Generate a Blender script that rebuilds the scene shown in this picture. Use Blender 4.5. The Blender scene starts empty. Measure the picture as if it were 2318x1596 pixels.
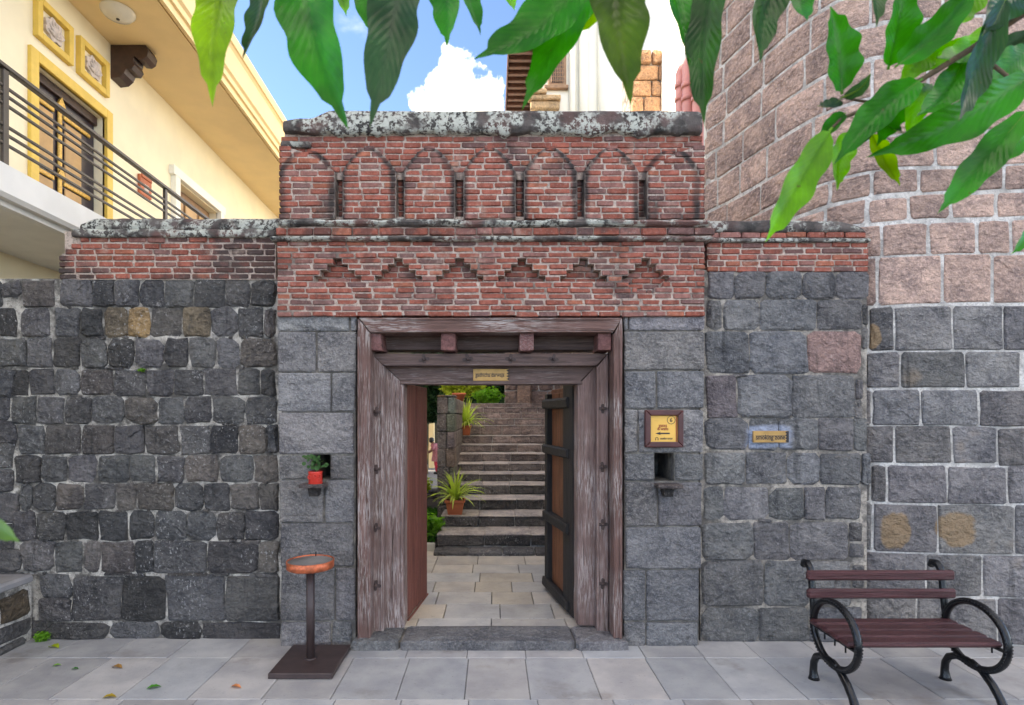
import bpy, bmesh, math, random
from mathutils import Vector, Matrix, noise as mnoise
R = math.radians
random.seed(7)
rnd = random.uniform
scene = bpy.context.scene
C = scene.collection

# ------------------------------------------------------------------ camera, sky, sun, exposure
EYE = 1.70
F = 1300.0            # focal length in units of a 2318-wide picture
VX, VY = 1115.0, 940.0
cam_d = bpy.data.cameras.new('camera')
cam = bpy.data.objects.new('camera', cam_d); C.objects.link(cam)
cam.location = (0, 0, EYE); cam.rotation_euler = (R(90), 0, 0)
cam_d.sensor_width = 36.0; cam_d.lens = 36.0 * F / 2318.0
cam_d.shift_x = (1159 - VX) / 2318.0
cam_d.shift_y = (VY - 798) / 2318.0
cam_d.clip_start = 0.05; cam_d.clip_end = 2000
cam_d.dof.use_dof = True; cam_d.dof.focus_distance = 4.4; cam_d.dof.aperture_fstop = 5.6
scene.camera = cam

SUN_EL, SUN_AZ = 33.0, -84.0          # azimuth measured from +Y towards +X (negative = left)
world = bpy.data.worlds.new('World'); scene.world = world; world.use_nodes = True
wt = world.node_tree; wt.nodes.clear()
def wn(t, **k):
    n = wt.nodes.new(t)
    for a, b in k.items(): setattr(n, a, b)
    return n
out = wn('ShaderNodeOutputWorld'); bg = wn('ShaderNodeBackground')
sky = wn('ShaderNodeTexSky', sky_type='NISHITA', sun_disc=False)
sky.sun_elevation = R(SUN_EL); sky.sun_rotation = R(SUN_AZ)
sky.air_density = 0.9; sky.dust_density = 0.0; sky.ozone_density = 4.0; sky.altitude = 4500
tc = wn('ShaderNodeTexCoord')
def wmath(op, a, b=None, c=None):
    n = wn('ShaderNodeMath', operation=op)
    for i, v in enumerate((a, b, c)):
        if v is None: continue
        if isinstance(v, (int, float)): n.inputs[i].default_value = v
        else: wt.links.new(v, n.inputs[i])
    return n.outputs[0]
nz = wn('ShaderNodeTexNoise'); nz.inputs['Scale'].default_value = 22; nz.inputs['Detail'].default_value = 9; nz.inputs['Roughness'].default_value = 0.55
wt.links.new(tc.outputs['Generated'], nz.inputs['Vector'])
# one cumulus cloud over the gate made of a few puffs, plus unseen broken cloud added elsewhere to brighten the shade
cl = None
for (cx, cy, rr) in ((1040, 182, .046), (1000, 208, .038), (1085, 212, .040), (1030, 245, .054), (1085, 245, .045)):
    d = Vector(((cx - VX) / F, 1, (VY - cy) / F)).normalized()
    n = wn('ShaderNodeVectorMath', operation='DISTANCE'); wt.links.new(tc.outputs['Generated'], n.inputs[0]); n.inputs[1].default_value = d
    v = wmath('SUBTRACT', 1.0, wmath('DIVIDE', n.outputs['Value'], rr))
    cl = v if cl is None else wmath('MAXIMUM', cl, v)
cl = wmath('ADD', cl, wmath('MULTIPLY', wmath('SUBTRACT', nz.outputs[0], 0.5), 2.6))
mr = wn('ShaderNodeMapRange', interpolation_type='SMOOTHSTEP'); wt.links.new(cl, mr.inputs[0]); mr.inputs[1].default_value = 0.05; mr.inputs[2].default_value = 0.55
nz2 = wn('ShaderNodeTexNoise'); nz2.inputs['Scale'].default_value = 2.6; nz2.inputs['Detail'].default_value = 8
mp = wn('ShaderNodeMapping'); mp.inputs['Scale'].default_value = (1, 1, 1.8); mp.inputs['Location'].default_value = (3.1, 1.7, 0.4)
wt.links.new(tc.outputs['Generated'], mp.inputs[0]); wt.links.new(mp.outputs[0], nz2.inputs['Vector'])
mr2 = wn('ShaderNodeMapRange', interpolation_type='SMOOTHSTEP'); wt.links.new(nz2.outputs[0], mr2.inputs[0]); mr2.inputs[1].default_value = 0.47; mr2.inputs[2].default_value = 0.66
mask = wmath('MAXIMUM', mr.outputs[0], mr2.outputs[0])
mixc = wn('ShaderNodeMix', data_type='RGBA'); wt.links.new(mask, mixc.inputs[0]); wt.links.new(sky.outputs[0], mixc.inputs[6])
mixc.inputs[7].default_value = (9.6, 9.4, 9.1, 1)
wt.links.new(mixc.outputs[2], bg.inputs[0]); bg.inputs[1].default_value = 0.15
wt.links.new(bg.outputs[0], out.inputs[0])

sd = bpy.data.lights.new('sun', 'SUN'); sd.energy = 3.5; sd.angle = R(0.5); sd.color = (1, .93, .82)
so = bpy.data.objects.new('sun', sd); C.objects.link(so)
sdir = Vector((math.sin(R(SUN_AZ)) * math.cos(R(SUN_EL)), math.cos(R(SUN_AZ)) * math.cos(R(SUN_EL)), math.sin(R(SUN_EL))))
so.rotation_euler = sdir.to_track_quat('Z', 'Y').to_euler(); so.location = sdir * 30
vs = scene.view_settings
vs.view_transform = 'Standard'; vs.look = 'None'; vs.gamma = 1; vs.exposure = 2.08; vs.use_curve_mapping = False
vs.use_white_balance = True; vs.white_balance_temperature = 7500; vs.white_balance_tint = 10
scene.render.engine = 'CYCLES'
scene.render.resolution_x, scene.render.resolution_y = 1024, 705
scene.cycles.use_adaptive_sampling = True; scene.cycles.adaptive_threshold = 0.02; scene.cycles.max_bounces = 5; scene.cycles.diffuse_bounces = 3; scene.cycles.glossy_bounces = 2; scene.cycles.transmission_bounces = 3

# ------------------------------------------------------------------ helpers
def X(px, Z): return (px - VX) * Z / F
def H(py, Z): return EYE + (VY - py) * Z / F
def P(px, py, Z): return Vector((X(px, Z), Z, H(py, Z)))
WL = {}
def link(o, parent=None):
    C.objects.link(o)
    if parent is not None:
        o.parent = parent
        o.matrix_parent_inverse = Matrix.Translation(-WL.get(parent, Vector((0, 0, 0))))
    return o
def thing(name, label, cat, loc=(0, 0, 0), group=None, kind=None):
    o = bpy.data.objects.new(name, None); C.objects.link(o)
    o.location = loc; WL[o] = Vector(loc); o.empty_display_size = .1
    tag(o, label, cat, group, kind); return o
def tag(o, label=None, cat=None, group=None, kind=None):
    if label: o['label'] = label
    if cat: o['category'] = cat
    if group: o['group'] = group
    if kind: o['kind'] = kind
    return o

class MB:
    def __init__(s): s.v = []; s.f = []; s.sm = []
    def add(s, vs_, fs, smooth=False):
        o = len(s.v); s.v += [tuple(v) for v in vs_]
        for f in fs: s.f.append(tuple(i + o for i in f)); s.sm.append(smooth)
        return s
    def box(s, x0, x1, y0, y1, z0, z1):
        s.add([(x0, y0, z0), (x1, y0, z0), (x1, y1, z0), (x0, y1, z0), (x0, y0, z1), (x1, y0, z1), (x1, y1, z1), (x0, y1, z1)],
              [(0, 3, 2, 1), (4, 5, 6, 7), (0, 1, 5, 4), (1, 2, 6, 5), (2, 3, 7, 6), (3, 0, 4, 7)]); return s
    def cbox(s, x0, x1, y0, y1, z0, z1, b=.006, jit=0, M=None):
        vs_ = []; idx = {}
        lo, hi = (x0, y0, z0), (x1, y1, z1)
        b = min(b, abs(x1 - x0) * .4, abs(y1 - y0) * .4, abs(z1 - z0) * .4)
        for cx in (0, 1):
            for cy in (0, 1):
                for cz in (0, 1):
                    c = [hi[i] if k else lo[i] for i, k in enumerate((cx, cy, cz))]
                    sg = [(-1 if k else 1) for k in (cx, cy, cz)]
                    for ax in range(3):
                        p = list(c)
                        for a2 in range(3):
                            if a2 != ax: p[a2] += sg[a2] * b
                        if jit: p = [q + rnd(-jit, jit) for q in p]
                        idx[(cx, cy, cz, ax)] = len(vs_); vs_.append(p)
        fs = []
        for ax in range(3):
            o1, o2 = [a for a in range(3) if a != ax]
            for k in (0, 1):
                q = []
                for (a, b2) in ((0, 0), (1, 0), (1, 1), (0, 1)):
                    t = [0, 0, 0]; t[ax] = k; t[o1] = a; t[o2] = b2; q.append(idx[(*t, ax)])
                fs.append(q)
        for ax in range(3):
            o1, o2 = [a for a in range(3) if a != ax]
            for a in (0, 1):
                for b2 in (0, 1):
                    t0 = [0, 0, 0]; t0[o1] = a; t0[o2] = b2; t1 = list(t0); t1[ax] = 1
                    fs.append((idx[(*t0, o1)], idx[(*t1, o1)], idx[(*t1, o2)], idx[(*t0, o2)]))
        for c in [(a, b2, c2) for a in (0, 1) for b2 in (0, 1) for c2 in (0, 1)]:
            fs.append([idx[(*c, ax)] for ax in range(3)])
        if M is not None: vs_ = [M @ Vector(p) for p in vs_]
        s.add(vs_, fs); return s
    def tube(s, pts, r, n=8, cap=True, smooth=True, flat=1.0, up=None):
        pts = [Vector(p) for p in pts]; m = len(pts); rs = r if isinstance(r, (list, tuple)) else [r] * m
        vs_ = []; prev = None
        for i, p in enumerate(pts):
            d = (pts[min(i + 1, m - 1)] - pts[max(i - 1, 0)]).normalized()
            u = Vector(up) if up else (prev if prev is not None else (Vector((0, 0, 1)) if abs(d.z) < .9 else Vector((1, 0, 0))))
            a = d.cross(u); a = a.normalized() if a.length > 1e-6 else Vector((1, 0, 0)); b = a.cross(d).normalized(); prev = b
            for k in range(n):
                t = 2 * math.pi * k / n
                vs_.append(p + a * math.cos(t) * rs[i] * flat + b * math.sin(t) * rs[i])
        fs = [(i * n + k, i * n + (k + 1) % n, (i + 1) * n + (k + 1) % n, (i + 1) * n + k) for i in range(m - 1) for k in range(n)]
        if cap: fs += [tuple(range(n))[::-1], tuple(range((m - 1) * n, m * n))]
        s.add(vs_, fs, smooth); return s
    def lathe(s, prof, cx, cy, n=20, smooth=True, sq=None):
        vs_ = []
        for (r, z) in prof:
            for k in range(n):
                t = 2 * math.pi * k / n; c, sn = math.cos(t), math.sin(t)
                if sq: q = 1 / max(abs(c), abs(sn)) ** sq; c, sn = c * q, sn * q
                vs_.append((cx + r * c, cy + r * sn, z))
        m = len(prof)
        fs = [(i * n + k, i * n + (k + 1) % n, (i + 1) * n + (k + 1) % n, (i + 1) * n + k) for i in range(m - 1) for k in range(n)]
        s.add(vs_, fs, smooth); return s
    def prism(s, poly, y0, y1, mapf=None):
        """poly in (x,z), extruded along y"""
        n = len(poly)
        vs_ = [(x, y0, z) for x, z in poly] + [(x, y1, z) for x, z in poly]
        if mapf: vs_ = [mapf(*v) for v in vs_]
        fs = [tuple(range(n)), tuple(range(2 * n - 1, n - 1, -1))] + [(i, i + n, (i + 1) % n + n, (i + 1) % n) for i in range(n)]
        s.add(vs_, fs); return s
    def mesh(s, name, mat):
        me = bpy.data.meshes.new(name); me.from_pydata(s.v, [], s.f); me.update()
        if any(s.sm): me.polygons.foreach_set('use_smooth', s.sm)
        bm = bmesh.new(); bm.from_mesh(me); bmesh.ops.recalc_face_normals(bm, faces=bm.faces); bm.to_mesh(me); bm.free()
        me.materials.append(mat); return me
    def build(s, name, mat, parent=None, col=None, recalc=True):
        o = bpy.data.objects.new(name, s.mesh(name, mat)); link(o, parent); WL[o] = Vector((0, 0, 0))
        if col: o.color = (*col, 1)
        return o
def inst(name, me, parent, loc, scale=(1, 1, 1), col=None, rot=None):
    o = bpy.data.objects.new(name, me); link(o, parent); o.location = loc; o.scale = scale
    if rot: o.rotation_euler = rot
    if col: o.color = (*col, 1)
    return o

# ------------------------------------------------------------------ materials
class NT:
    def __init__(s, name):
        s.m = bpy.data.materials.new(name); s.m.use_nodes = True; s.t = s.m.node_tree; s.t.nodes.clear()
        s.o = s.n('ShaderNodeOutputMaterial'); s.b = s.n('ShaderNodeBsdfPrincipled'); s.l(s.b.outputs[0], s.o.inputs[0])
    def n(s, t, **k):
        x = s.t.nodes.new(t)
        for a, b in k.items(): setattr(x, a, b)
        return x
    def l(s, a, b): s.t.links.new(a, b)
    def set(s, sock, v):
        if isinstance(v, (int, float)): sock.default_value = v
        elif isinstance(v, tuple): sock.default_value = v if len(v) == 4 or sock.type == 'VECTOR' else (*v, 1)
        else: s.l(v, sock)
    def pos(s, scale=(1, 1, 1), obj=False):
        g = s.n('ShaderNodeTexCoord').outputs['Object'] if obj else s.n('ShaderNodeNewGeometry').outputs['Position']
        m = s.n('ShaderNodeMapping'); s.l(g, m.inputs[0]); m.inputs['Scale'].default_value = scale
        if obj:
            oi = s.n('ShaderNodeObjectInfo'); c = s.n('ShaderNodeCombineXYZ')
            mm = s.math('MULTIPLY', oi.outputs['Random'], 40.0)
            for i in range(3): s.l(mm, c.inputs[i])
            s.l(c.outputs[0], m.inputs['Location'])
        return m.outputs[0]
    def noise(s, vec, scale, detail=6, rough=.55, dist=0):
        x = s.n('ShaderNodeTexNoise'); s.l(vec, x.inputs['Vector']); x.inputs['Scale'].default_value = scale
        x.inputs['Detail'].default_value = detail; x.inputs['Roughness'].default_value = rough; x.inputs['Distortion'].default_value = dist
        return x.outputs[0]
    def vor(s, vec, scale, feature='F1'):
        x = s.n('ShaderNodeTexVoronoi', feature=feature); s.l(vec, x.inputs['Vector']); x.inputs['Scale'].default_value = scale
        return x.outputs['Distance']
    def math(s, op, a, b=None):
        x = s.n('ShaderNodeMath', operation=op); s.set(x.inputs[0], a)
        if b is not None: s.set(x.inputs[1], b)
        return x.outputs[0]
    def ramp(s, v, lo, hi, a=0.0, b=1.0):
        x = s.n('ShaderNodeMapRange', interpolation_type='SMOOTHSTEP'); s.l(v, x.inputs[0])
        for i, q in enumerate((lo, hi, a, b)): x.inputs[i + 1].default_value = q
        return x.outputs[0]
    def mix(s, f, a, b, mode='MIX'):
        x = s.n('ShaderNodeMix', data_type='RGBA', blend_type=mode); s.set(x.inputs[0], f); s.set(x.inputs[6], a); s.set(x.inputs[7], b)
        return x.outputs[2]
    def objcol(s): return s.n('ShaderNodeObjectInfo').outputs['Color']
    def bump(s, h, strength=.5, dist=.01):
        x = s.n('ShaderNodeBump'); s.l(h, x.inputs['Height']); x.inputs['Strength'].default_value = strength; x.inputs['Distance'].default_value = dist
        s.l(x.outputs[0], s.b.inputs['Normal'])
    def fin(s, col, rough=.8, metal=0, spec=.5):
        s.set(s.b.inputs['Base Color'], col); s.set(s.b.inputs['Roughness'], rough); s.b.inputs['Metallic'].default_value = metal
        s.b.inputs['Specular IOR Level'].default_value = spec
        return s.m

def mat_stone(name, fleck=.5, tan=.0, bump=.7, pits=0.0, pale=(.42, .41, .40), halo=None, rough=.75, streak=False, grain=.2, stains=()):
    t = NT(name); p = t.pos(); oc = t.objcol()
    n1 = t.noise(p, 4.2, 4, .6); n2 = t.noise(p, 34, 4, .7); hh = t.noise(t.pos((1, 1, 1.25)), 11, 5, .62, .15)
    c = t.mix(t.ramp(n1, .3, .72), t.mix(1.0, oc, (.58, .58, .61), 'MULTIPLY'), t.mix(1.0, oc, (1.38, 1.34, 1.28), 'MULTIPLY'))
    c = t.mix(t.ramp(n2, .42, .72, 0, .6), c, t.mix(1.0, oc, (1.9, 1.85, 1.8), 'MULTIPLY'))
    n3 = t.noise(p, 95, 2, .6)
    c = t.mix(t.ramp(n3, .54, .68, 0, grain), c, t.mix(1.0, oc, (2.2, 2.15, 2.05), 'MULTIPLY'))
    c = t.mix(t.ramp(n3, .32, .45, grain, 0), c, t.mix(1.0, oc, (.38, .38, .40), 'MULTIPLY'))
    c = t.mix(t.ramp(hh, .28, .45, .5, 0), c, t.mix(1.0, oc, (.45, .45, .47), 'MULTIPLY'))
    if tan:
        c = t.mix(t.ramp(t.noise(p, 2.1, 2), .64, .70, 0, tan), c, (.30, .20, .11))
    if streak:
        c = t.mix(t.ramp(t.noise(t.pos((7, 7, .8)), 1.6, 3), .58, .72, 0, .6), c, (.03, .03, .032))
    if fleck:
        big = t.ramp(t.noise(p, 2.3, 2), .42, .66)
        fl = t.ramp(t.noise(t.pos((1, 1, .6)), 62, 1), .66, .72)
        c = t.mix(t.math('MULTIPLY', t.math('MULTIPLY', fl, big), fleck), c, pale)
        c = t.mix(t.math('MULTIPLY', t.math('MULTIPLY', t.ramp(n2, .56, .68), big), fleck * .55), c, pale)
    for (sx, sz, rx, rz_) in stains:
        g = t.n('ShaderNodeNewGeometry').outputs['Position']; s_ = t.n('ShaderNodeSeparateXYZ'); t.l(g, s_.inputs[0])
        dx = t.math('DIVIDE', t.math('SUBTRACT', s_.outputs[0], sx), rx); dz = t.math('DIVIDE', t.math('SUBTRACT', s_.outputs[2], sz), rz_)
        d = t.math('ADD', t.math('ADD', t.math('MULTIPLY', dx, dx), t.math('MULTIPLY', dz, dz)), t.math('MULTIPLY', t.math('SUBTRACT', n1, .5), 2.2))
        c = t.mix(t.ramp(d, .75, 1.1, .85, 0), c, t.mix(n2, (.26, .165, .085), (.40, .27, .15)))
    if halo:
        g = t.n('ShaderNodeNewGeometry').outputs['Position']
        s_ = t.n('ShaderNodeSeparateXYZ'); t.l(g, s_.inputs[0])
        dx = t.math('DIVIDE', t.math('ABSOLUTE', t.math('SUBTRACT', s_.outputs[0], halo[0])), halo[2])
        dz = t.math('DIVIDE', t.math('ABSOLUTE', t.math('SUBTRACT', s_.outputs[2], halo[1])), halo[3])
        d = t.math('ADD', t.math('MAXIMUM', dx, dz), t.math('MULTIPLY', t.math('SUBTRACT', n1, .5), .9))
        c = t.mix(t.ramp(d, .75, 1.15, .75, 0), c, (.42, .47, .60))
    h = t.math('ADD', t.math('MULTIPLY', hh, 2.0), t.math('ADD', t.math('MULTIPLY', n2, .55), t.math('MULTIPLY', n3, .15)))
    if pits:
        pt = t.ramp(t.vor(t.pos((1, 1, 1.7)), 42), .08, .22, 1, 0)
        pt = t.math('MULTIPLY', pt, t.ramp(n1, .48, .6))
        c = t.mix(t.math('MULTIPLY', pt, pits), c, (.08, .055, .05)); h = t.math('SUBTRACT', h, t.math('MULTIPLY', pt, .8))
    t.bump(h, bump, .055)
    return t.fin(c, rough, spec=.35)

def mat_mortar(name, a, b, dark=(.09, .085, .08), amt=.5, scale=4, lo=.44, hi=.60, arch=False):
    t = NT(name); p = t.pos()
    c = t.mix(t.ramp(t.noise(p, 9, 6), .35, .65), a, b)
    c = t.mix(t.ramp(t.noise(p, scale, 7, .62), lo, hi, 0, amt), c, dark)
    c = t.mix(t.ramp(t.noise(p, 46, 3, .7), .46, .64, 0, .5), c, dark)
    if arch: c = t.mix(t.math('MULTIPLY', arch_edge_dark(t, p), .85), c, dark)
    t.bump(t.math('ADD', t.noise(p, 30, 6, .7), t.math('MULTIPLY', t.noise(p, 140, 3), .4)), .7, .02)
    return t.fin(c, .9, spec=.2)

def arch_edge_dark(t, p):
    """dark band along the outline of every blind arch of the parapet (mask 0..1)"""
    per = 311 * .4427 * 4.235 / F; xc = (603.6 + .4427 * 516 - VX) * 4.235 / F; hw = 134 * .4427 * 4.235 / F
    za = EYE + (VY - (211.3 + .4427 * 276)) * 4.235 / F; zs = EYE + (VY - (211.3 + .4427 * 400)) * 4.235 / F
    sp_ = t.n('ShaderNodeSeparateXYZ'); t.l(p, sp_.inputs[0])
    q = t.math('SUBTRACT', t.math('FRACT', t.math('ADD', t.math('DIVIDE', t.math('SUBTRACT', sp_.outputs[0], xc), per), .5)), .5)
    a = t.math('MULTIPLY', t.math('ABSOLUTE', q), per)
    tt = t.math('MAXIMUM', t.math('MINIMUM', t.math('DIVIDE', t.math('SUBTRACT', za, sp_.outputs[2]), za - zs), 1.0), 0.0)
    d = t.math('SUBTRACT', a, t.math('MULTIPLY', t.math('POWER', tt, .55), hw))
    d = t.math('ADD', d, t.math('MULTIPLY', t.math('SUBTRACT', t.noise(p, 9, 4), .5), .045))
    m = t.math('MULTIPLY', t.ramp(d, -.05, -.012, 0, 1), t.ramp(d, .004, .03, 1, 0))  # band is darkest just inside the arch outline
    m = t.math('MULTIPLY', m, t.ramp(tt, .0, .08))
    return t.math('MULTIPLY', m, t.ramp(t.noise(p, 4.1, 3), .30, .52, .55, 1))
def mat_brick(name, soot=.5, soot_scale=2.2, lo=.5, hi=.62, lich=0.0, arch=False):
    t = NT(name); p = t.pos(); oc = t.objcol()
    c = t.mix(t.ramp(t.noise(p, 20, 6, .65), .3, .7), t.mix(1.0, oc, (.72, .70, .70), 'MULTIPLY'), t.mix(1.0, oc, (1.25, 1.22, 1.2), 'MULTIPLY'))
    c = t.mix(t.ramp(t.noise(p, 55, 3, .7), .52, .72, 0, .38), c, (.46, .31, .26))
    c = t.mix(t.ramp(t.noise(p, soot_scale, 7, .62), lo, hi, 0, soot), c, (.045, .04, .038))
    if arch: c = t.mix(t.math('MULTIPLY', arch_edge_dark(t, p), .95), c, (.035, .03, .028))
    if lich: c = t.mix(t.ramp(t.noise(p, 24, 6, .7), .6, .68, 0, lich), c, (.5, .5, .44))
    c = t.mix(t.ramp(t.noise(p, 3.3, 6, .65), .56, .70, 0, .6), c, (.46, .35, .28))
    t.bump(t.math('ADD', t.noise(p, 45, 6, .7), t.math('MULTIPLY', t.noise(p, 15, 4), 1.4)), .6, .012)
    return t.fin(c, .85, spec=.25)

def mat_coping(name, lich=.9, lo=.52, bricky=.4):
    t = NT(name); p = t.pos()
    c = t.mix(t.ramp(t.noise(p, 8, 5), .35, .65), (.05, .046, .043), (.13, .11, .10))
    c = t.mix(t.ramp(t.noise(p, 2.4, 5), .48, .6, 0, bricky), c, (.20, .10, .085))
    g1 = t.ramp(t.noise(p, 5.5, 4), lo - .07, lo + .05)
    g2 = t.ramp(t.noise(p, 32, 6, .7), .44, .52)
    c = t.mix(t.math('MULTIPLY', t.math('MULTIPLY', g1, g2), lich), c, t.mix(t.noise(p, 30, 3), (.40, .42, .36), (.62, .61, .54)))
    t.bump(t.math('ADD', t.noise(p, 40, 7, .7), t.noise(p, 11, 4)), .7, .02)
    return t.fin(c, .9, spec=.2)

def mat_wood(name, axis, paint=(.15, .083, .067), pale=(.52, .47, .44), wear=.5, dark=(.03, .02, .018), obj=False, lo=.5):
    t = NT(name)
    sc = [9, 9, 9]; sc[axis] = .55
    p = t.pos(tuple(sc), obj); q = t.pos((1, 1, 1), obj)
    g = t.noise(p, 5, 8, .7, .4); g2 = t.noise(p, 14, 4, .7)
    c = t.mix(t.ramp(g, .3, .7), t.mix(1.0, paint, (.6, .6, .6), 'MULTIPLY'), t.mix(1.0, paint, (1.35, 1.35, 1.4), 'MULTIPLY'))
    big = t.ramp(t.noise(q, 2.2, 3), .36, .64)
    w = t.math('MULTIPLY', t.ramp(g2, lo, lo + .12), big)
    c = t.mix(t.math('MULTIPLY', w, wear), c, pale)
    c = t.mix(t.ramp(g, .30, .36, .8, 0), c, dark)
    sc2 = [30, 30, 30]; sc2[axis] = .7
    cr = t.ramp(t.noise(t.pos(tuple(sc2), obj), 1.3, 3, .5, .6), .295, .33, 1, 0)
    c = t.mix(t.math('MULTIPLY', cr, .85), c, dark)
    t.bump(t.math('SUBTRACT', t.math('ADD', g, t.math('MULTIPLY', g2, .6)), t.math('MULTIPLY', cr, 1.0)), .75, .012)
    return t.fin(c, .38 if 'bench' in name else .7, spec=.3)

def mat_plain(name, col, rough=.6, metal=0, var=.15, scale=8, bump=.1, spec=.5, obj=True):
    t = NT(name); p = t.pos(obj=obj)
    n = t.noise(p, scale, 6)
    c = t.mix(t.ramp(n, .3, .7), tuple(x * (1 - var) for x in col), tuple(x * (1 + var) for x in col))
    if bump: t.bump(t.noise(p, scale * 6, 5, .65), bump, .006)
    return t.fin(c, rough, metal, spec)

def mat_slab(name, spot=.5):
    t = NT(name); p = t.pos(); oc = t.objcol()
    c = t.mix(t.ramp(t.noise(p, 4, 6), .3, .7), t.mix(1.0, oc, (.84, .84, .86), 'MULTIPLY'), t.mix(1.0, oc, (1.12, 1.11, 1.09), 'MULTIPLY'))
    c = t.mix(t.ramp(t.noise(p, 1.6, 5, .6), .56, .72, 0, spot), c, t.mix(1.0, oc, (.60, .55, .50), 'MULTIPLY'))
    c = t.mix(t.ramp(t.noise(t.pos((1, 2.4, 1)), 24, 4, .6), .62, .72, 0, .5), c, (.15, .14, .14))
    c = t.mix(t.ramp(t.noise(p, 60, 2), .70, .74, 0, .6), c, (.10, .085, .07))
    c = t.mix(t.ramp(t.noise(p, 7, 5, .7), .60, .72, 0, .35), c, t.mix(1.0, oc, (1.35, 1.33, 1.3), 'MULTIPLY'))
    t.bump(t.math('ADD', t.noise(p, 60, 5, .6), t.noise(p, 7, 4)), .22, .006)
    return t.fin(c, t.ramp(t.noise(p, 9, 4), .3, .7, .5, .75), spec=.35)

def mat_leaf(name, base=None, gloss=.35, trans=.5, var=.3):
    t = NT(name); p = t.pos(); oc = t.objcol() if base is None else base
    veins = name == 'tree_leaf'
    c = t.mix(t.ramp(t.noise(p, 9 if base is None else 3.0, 4), .3, .7), t.mix(1.0, oc, (1 - var, 1 - var, 1 - var), 'MULTIPLY'), t.mix(1.0, oc, (1 + var, 1 + var, 1 + var), 'MULTIPLY'))
    if veins:
        uv = t.n('ShaderNodeUVMap'); uv.uv_map = 'UVMap'; sp_ = t.n('ShaderNodeSeparateXYZ'); t.l(uv.outputs[0], sp_.inputs[0])
        ph = t.math('SUBTRACT', t.math('MULTIPLY', sp_.outputs[0], 15.0), t.math('MULTIPLY', t.math('ABSOLUTE', sp_.outputs[1]), 3.2))
        fr2 = t.math('ABSOLUTE', t.math('SUBTRACT', t.math('FRACT', ph), .5))
        vn = t.ramp(fr2, .0, .07, 1, 0)
        c = t.mix(t.math('MULTIPLY', vn, .3), c, t.mix(1.0, c, (2.0, 1.6, 1.5), 'MULTIPLY'))
        c = t.mix(t.ramp(t.noise(p, 70, 3), .70, .75, 0, .6), c, (.12, .08, .02))
        t.bump(t.math('ADD', t.math('MULTIPLY', t.ramp(fr2, 0, .5), 1.0), t.noise(p, 40, 3)), .10, .004)
    t.fin(c, gloss, spec=.3 if veins else .22)
    tr = t.n('ShaderNodeBsdfTranslucent'); t.l(t.mix(1.0, c, (1.5, 1.75, .7), 'MULTIPLY'), tr.inputs[0])
    mx = t.n('ShaderNodeMixShader'); mx.inputs[0].default_value = trans
    t.l(t.b.outputs[0], mx.inputs[1]); t.l(tr.outputs[0], mx.inputs[2]); t.l(mx.outputs[0], t.o.inputs[0])
    return t.m

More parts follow.
